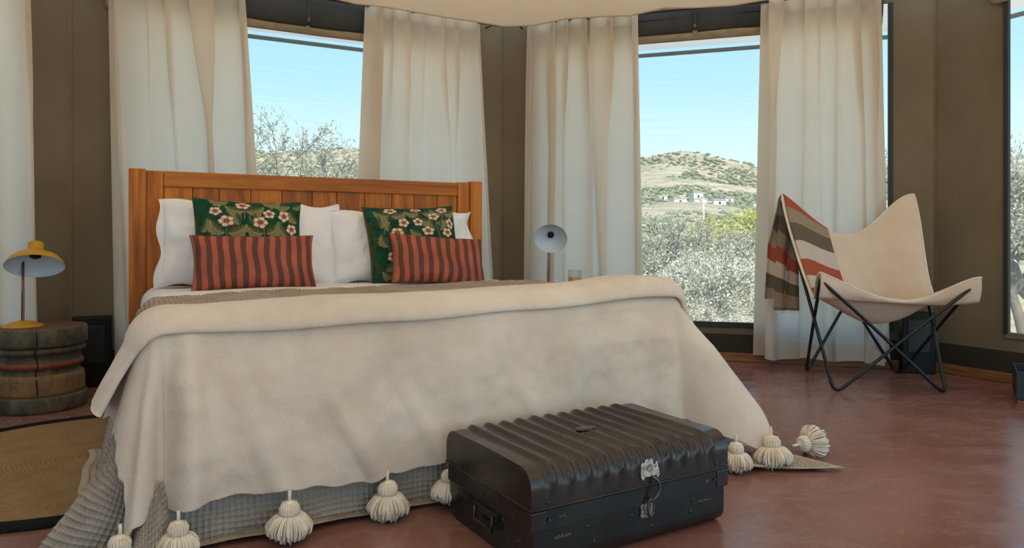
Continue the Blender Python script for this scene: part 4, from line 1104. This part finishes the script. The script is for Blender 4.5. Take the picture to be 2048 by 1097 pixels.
# ------------------------------------------------------------------ trees outside
def tree_mesh(seed, h, spread, nleaf, leaf_l, leaf_w, depth=5, trunk_h=.25, up=.55, scatter=.16, thin=1.):
    rg = random.Random(seed); br = MB(); tips = []
    def grow(p, d, ln, r, k):
        pts = [p]; dd = d.copy(); q = p.copy()
        for i in range(3):
            dd = (dd + Vector((rg.gauss(0, .16), rg.gauss(0, .16), rg.gauss(.03, .10)))).normalized(); q = q + dd * ln / 3; pts.append(q.copy())
        br.tube(pts, [r * thin, r * .88 * thin, r * .76 * thin, r * .62 * thin], 5, cap=False)
        if k <= 2: tips.extend((pts[j], dd) for j in (1, 2, 3))
        if k == 0: return
        for i in range(3 if k > 1 else 4):
            a = rg.uniform(0, 6.283); tl = rg.uniform(.4, .95) * spread
            nd = (dd * (1 - tl * .35) + Vector((math.cos(a), math.sin(a), up * rg.uniform(-.3, 1))) * tl).normalized()
            grow(q, nd, ln * rg.uniform(.66, .86), r * .6, k - 1)
    grow(Vector((0, 0, 0)), Vector((.1, 0, 1)).normalized(), h * trunk_h, h * .022, depth)
    zmax = max(t[0].z for t in tips); s = h / zmax
    br.V = [(x * s, y * s, z * s) for x, y, z in br.V]
    n = nleaf; r = np.random.RandomState(seed); T = np.array([t[0] for t in tips]) * s
    i = r.randint(0, len(T), n); c = T[i] + r.normal(0, scatter, (n, 3)) * r.rand(n, 1)
    d = r.normal(0, 1, (n, 3)); d /= np.linalg.norm(d, axis=1, keepdims=True); e_ = np.cross(d, r.normal(0, 1, (n, 3))); e_ /= np.linalg.norm(e_, axis=1, keepdims=True)
    L_ = leaf_l * r.uniform(.7, 1.3, (n, 1)); W_ = leaf_w * r.uniform(.7, 1.3, (n, 1))
    V = np.stack([c - d * L_ / 2, c + e_ * W_ / 2, c + d * L_ / 2, c - e_ * W_ / 2], 1).reshape(-1, 3)
    F = np.arange(4 * n).reshape(-1, 4)
    return br, V, F
def make_tree_data(name, leafmat, *a, **k):
    br, V, F = tree_mesh(*a, **k)
    return mesh(name + '_branches', br.V, br.F, 'bark'), mesh(name + '_leaves', V, F, leafmat, False)
def tree(nm, data, x, y, z, yaw, s, label, group, cat='tree'):
    o = empty(nm, (x, y, z), yaw, label, cat, group); o.scale = (s,) * 3
    obj('branches', data[0], o); obj('foliage', data[1], o); return o
olA = make_tree_data('olive_a', 'olive_leaf', 3, 3.2, 1.0, 15000, .075, .020)
olB = make_tree_data('olive_b', 'olive_leaf_pale', 8, 2.6, 1.15, 20000, .070, .020, scatter=.22)
olS = make_tree_data('olive_sparse', 'olive_leaf', 21, 3.0, .95, 5200, .060, .017, depth=5, scatter=.10, up=.8, thin=.42)
ctA = make_tree_data('citrus', 'citrus_leaf', 5, 3.0, 1.2, 9000, .14, .08, scatter=.40)
tree('olive_tree', olS, -2.75, 8.2, -.75, .6, 1.02, 'sparse olive tree with bare upper twigs seen above the headboard', 'olive trees outside')
GB = [(-4.4, 13.5, -1.0, .80, olB), (-3.0, 15.0, -1.1, .84, olB), (-6.3, 18.5, -1.2, 1.12, olB), (-4.4, 20.5, -1.2, 1.22, olB)]
gl_ = ['dense grey green olive tree left behind the sparse olive', 'dense grey green olive tree right of the sparse olive above the headboard', 'pale olive tree farthest left above the headboard', 'pale olive tree low behind the window above the headboard']
for (x, y, z, s, d), l in zip(GB, gl_): tree('olive_tree', d, x, y, z, x * 3.1, s, l, 'olive trees outside')
GR = [(3.0, 8.6, -1.30, .76, olB), (1.95, 8.9, -1.35, .60, olB), (3.7, 11.0, -1.4, .82, olA), (2.0, 11.6, -1.5, .78, olA), (2.9, 12.9, -1.5, .80, olB), (2.3, 7.7, -1.25, .50, olB)]
gr_ = ['silvery olive bush at lower right of the hill view', 'silvery olive bush at lower left of the hill view', 'darker olive bush at right in the hill view', 'darker olive bush at left edge of the hill view', 'pale olive bush in the middle of the hill view', 'low silvery olive bush nearest the hill view window']
for (x, y, z, s, d), l in zip(GR, gr_): tree('olive_bush', d, x, y, z, x * 2.3, s, l, 'olive bushes in the hill view', 'bush')
GC = [(7.9, 27, -1.6, 1.0), (9.6, 29.5, -1.6, 1.15), (6.4, 25, -1.6, .72)]
for (x, y, z, s), l in zip(GC, ['yellow green leafy tree in the middle of the hill view', 'yellow green leafy tree at right of the hill view', 'small yellow green tree at left of the others in the hill view']):
    tree('citrus_tree', ctA, x, y, z, x * 1.7, s, l, 'yellow green trees in the valley')
tree('olive_tree', olA, 5.4, 7.4, -.55, 1.1, .78, 'olive tree filling the window at the right edge', 'olive trees outside')
tree('olive_tree', olB, 6.6, 8.6, -.6, 2.1, .95, 'pale olive tree behind the one at the right edge window', 'olive trees outside')
# ------------------------------------------------------------------ far houses and pole
def house(x, y, w, d, h, yaw, label):
    z = float(hz(np.array(x), np.array(y))) - .5
    o = empty('house', (x, y, z), yaw, label, 'house', 'white houses below the hill')
    box('walls', (-w / 2, -d / 2, 0), (w / 2, d / 2, h + .5), 'house_white', o, .05)
    box('roof', (-w / 2 - .3, -d / 2 - .3, h + .5), (w / 2 + .3, d / 2 + .3, h + .8), 'house_roof', o, .05)
    for i in range(max(1, int(w / 3.5))):
        cx_ = -w / 2 + (i + .5) * w / max(1, int(w / 3.5)); box('window', (cx_ - .5, -d / 2 - .06, h * .45), (cx_ + .5, -d / 2 + .1, h * .45 + 1.2), 'house_window', o, .02)
hs = [(1392, 330, 4.6, 3.4, 'white house at the top left of the far cluster'), (1396, 296, 5.5, 2.2, 'wide low white house just left of the utility pole'), (1434, 300, 5.5, 2.4, 'white house right of the utility pole'),
      (1356, 292, 5.5, 2.4, 'cream house left of the far cluster'), (1454, 335, 4, 2.2, 'small white house at the far right of the cluster'), (1322, 340, 4.5, 2.0, 'low white house at the far left of the hill foot'), (1512, 310, 5, 2.0, 'white house at the right end of the hill foot')]
for px, d, w, h, l in hs: house((px - 1024) / 1430 * d, d, w, 5, h, .2, l)
px = (1407 - 1024) / 1430 * 62; gz = float(hz(np.array(px), np.array(62.)))
po = empty('utility_pole', (px, 62, gz), .1, 'pale wooden utility pole in the valley', 'pole')
MB().tube([(0, 0, -.5), (0, 0, 4.35 - gz)], [.11, .08], 8).obj('post', 'pole_wood', po)
box('crossarm', (-.7, -.06, 4.0 - gz), (.7, .06, 4.12 - gz), 'pole_wood', po, .01)
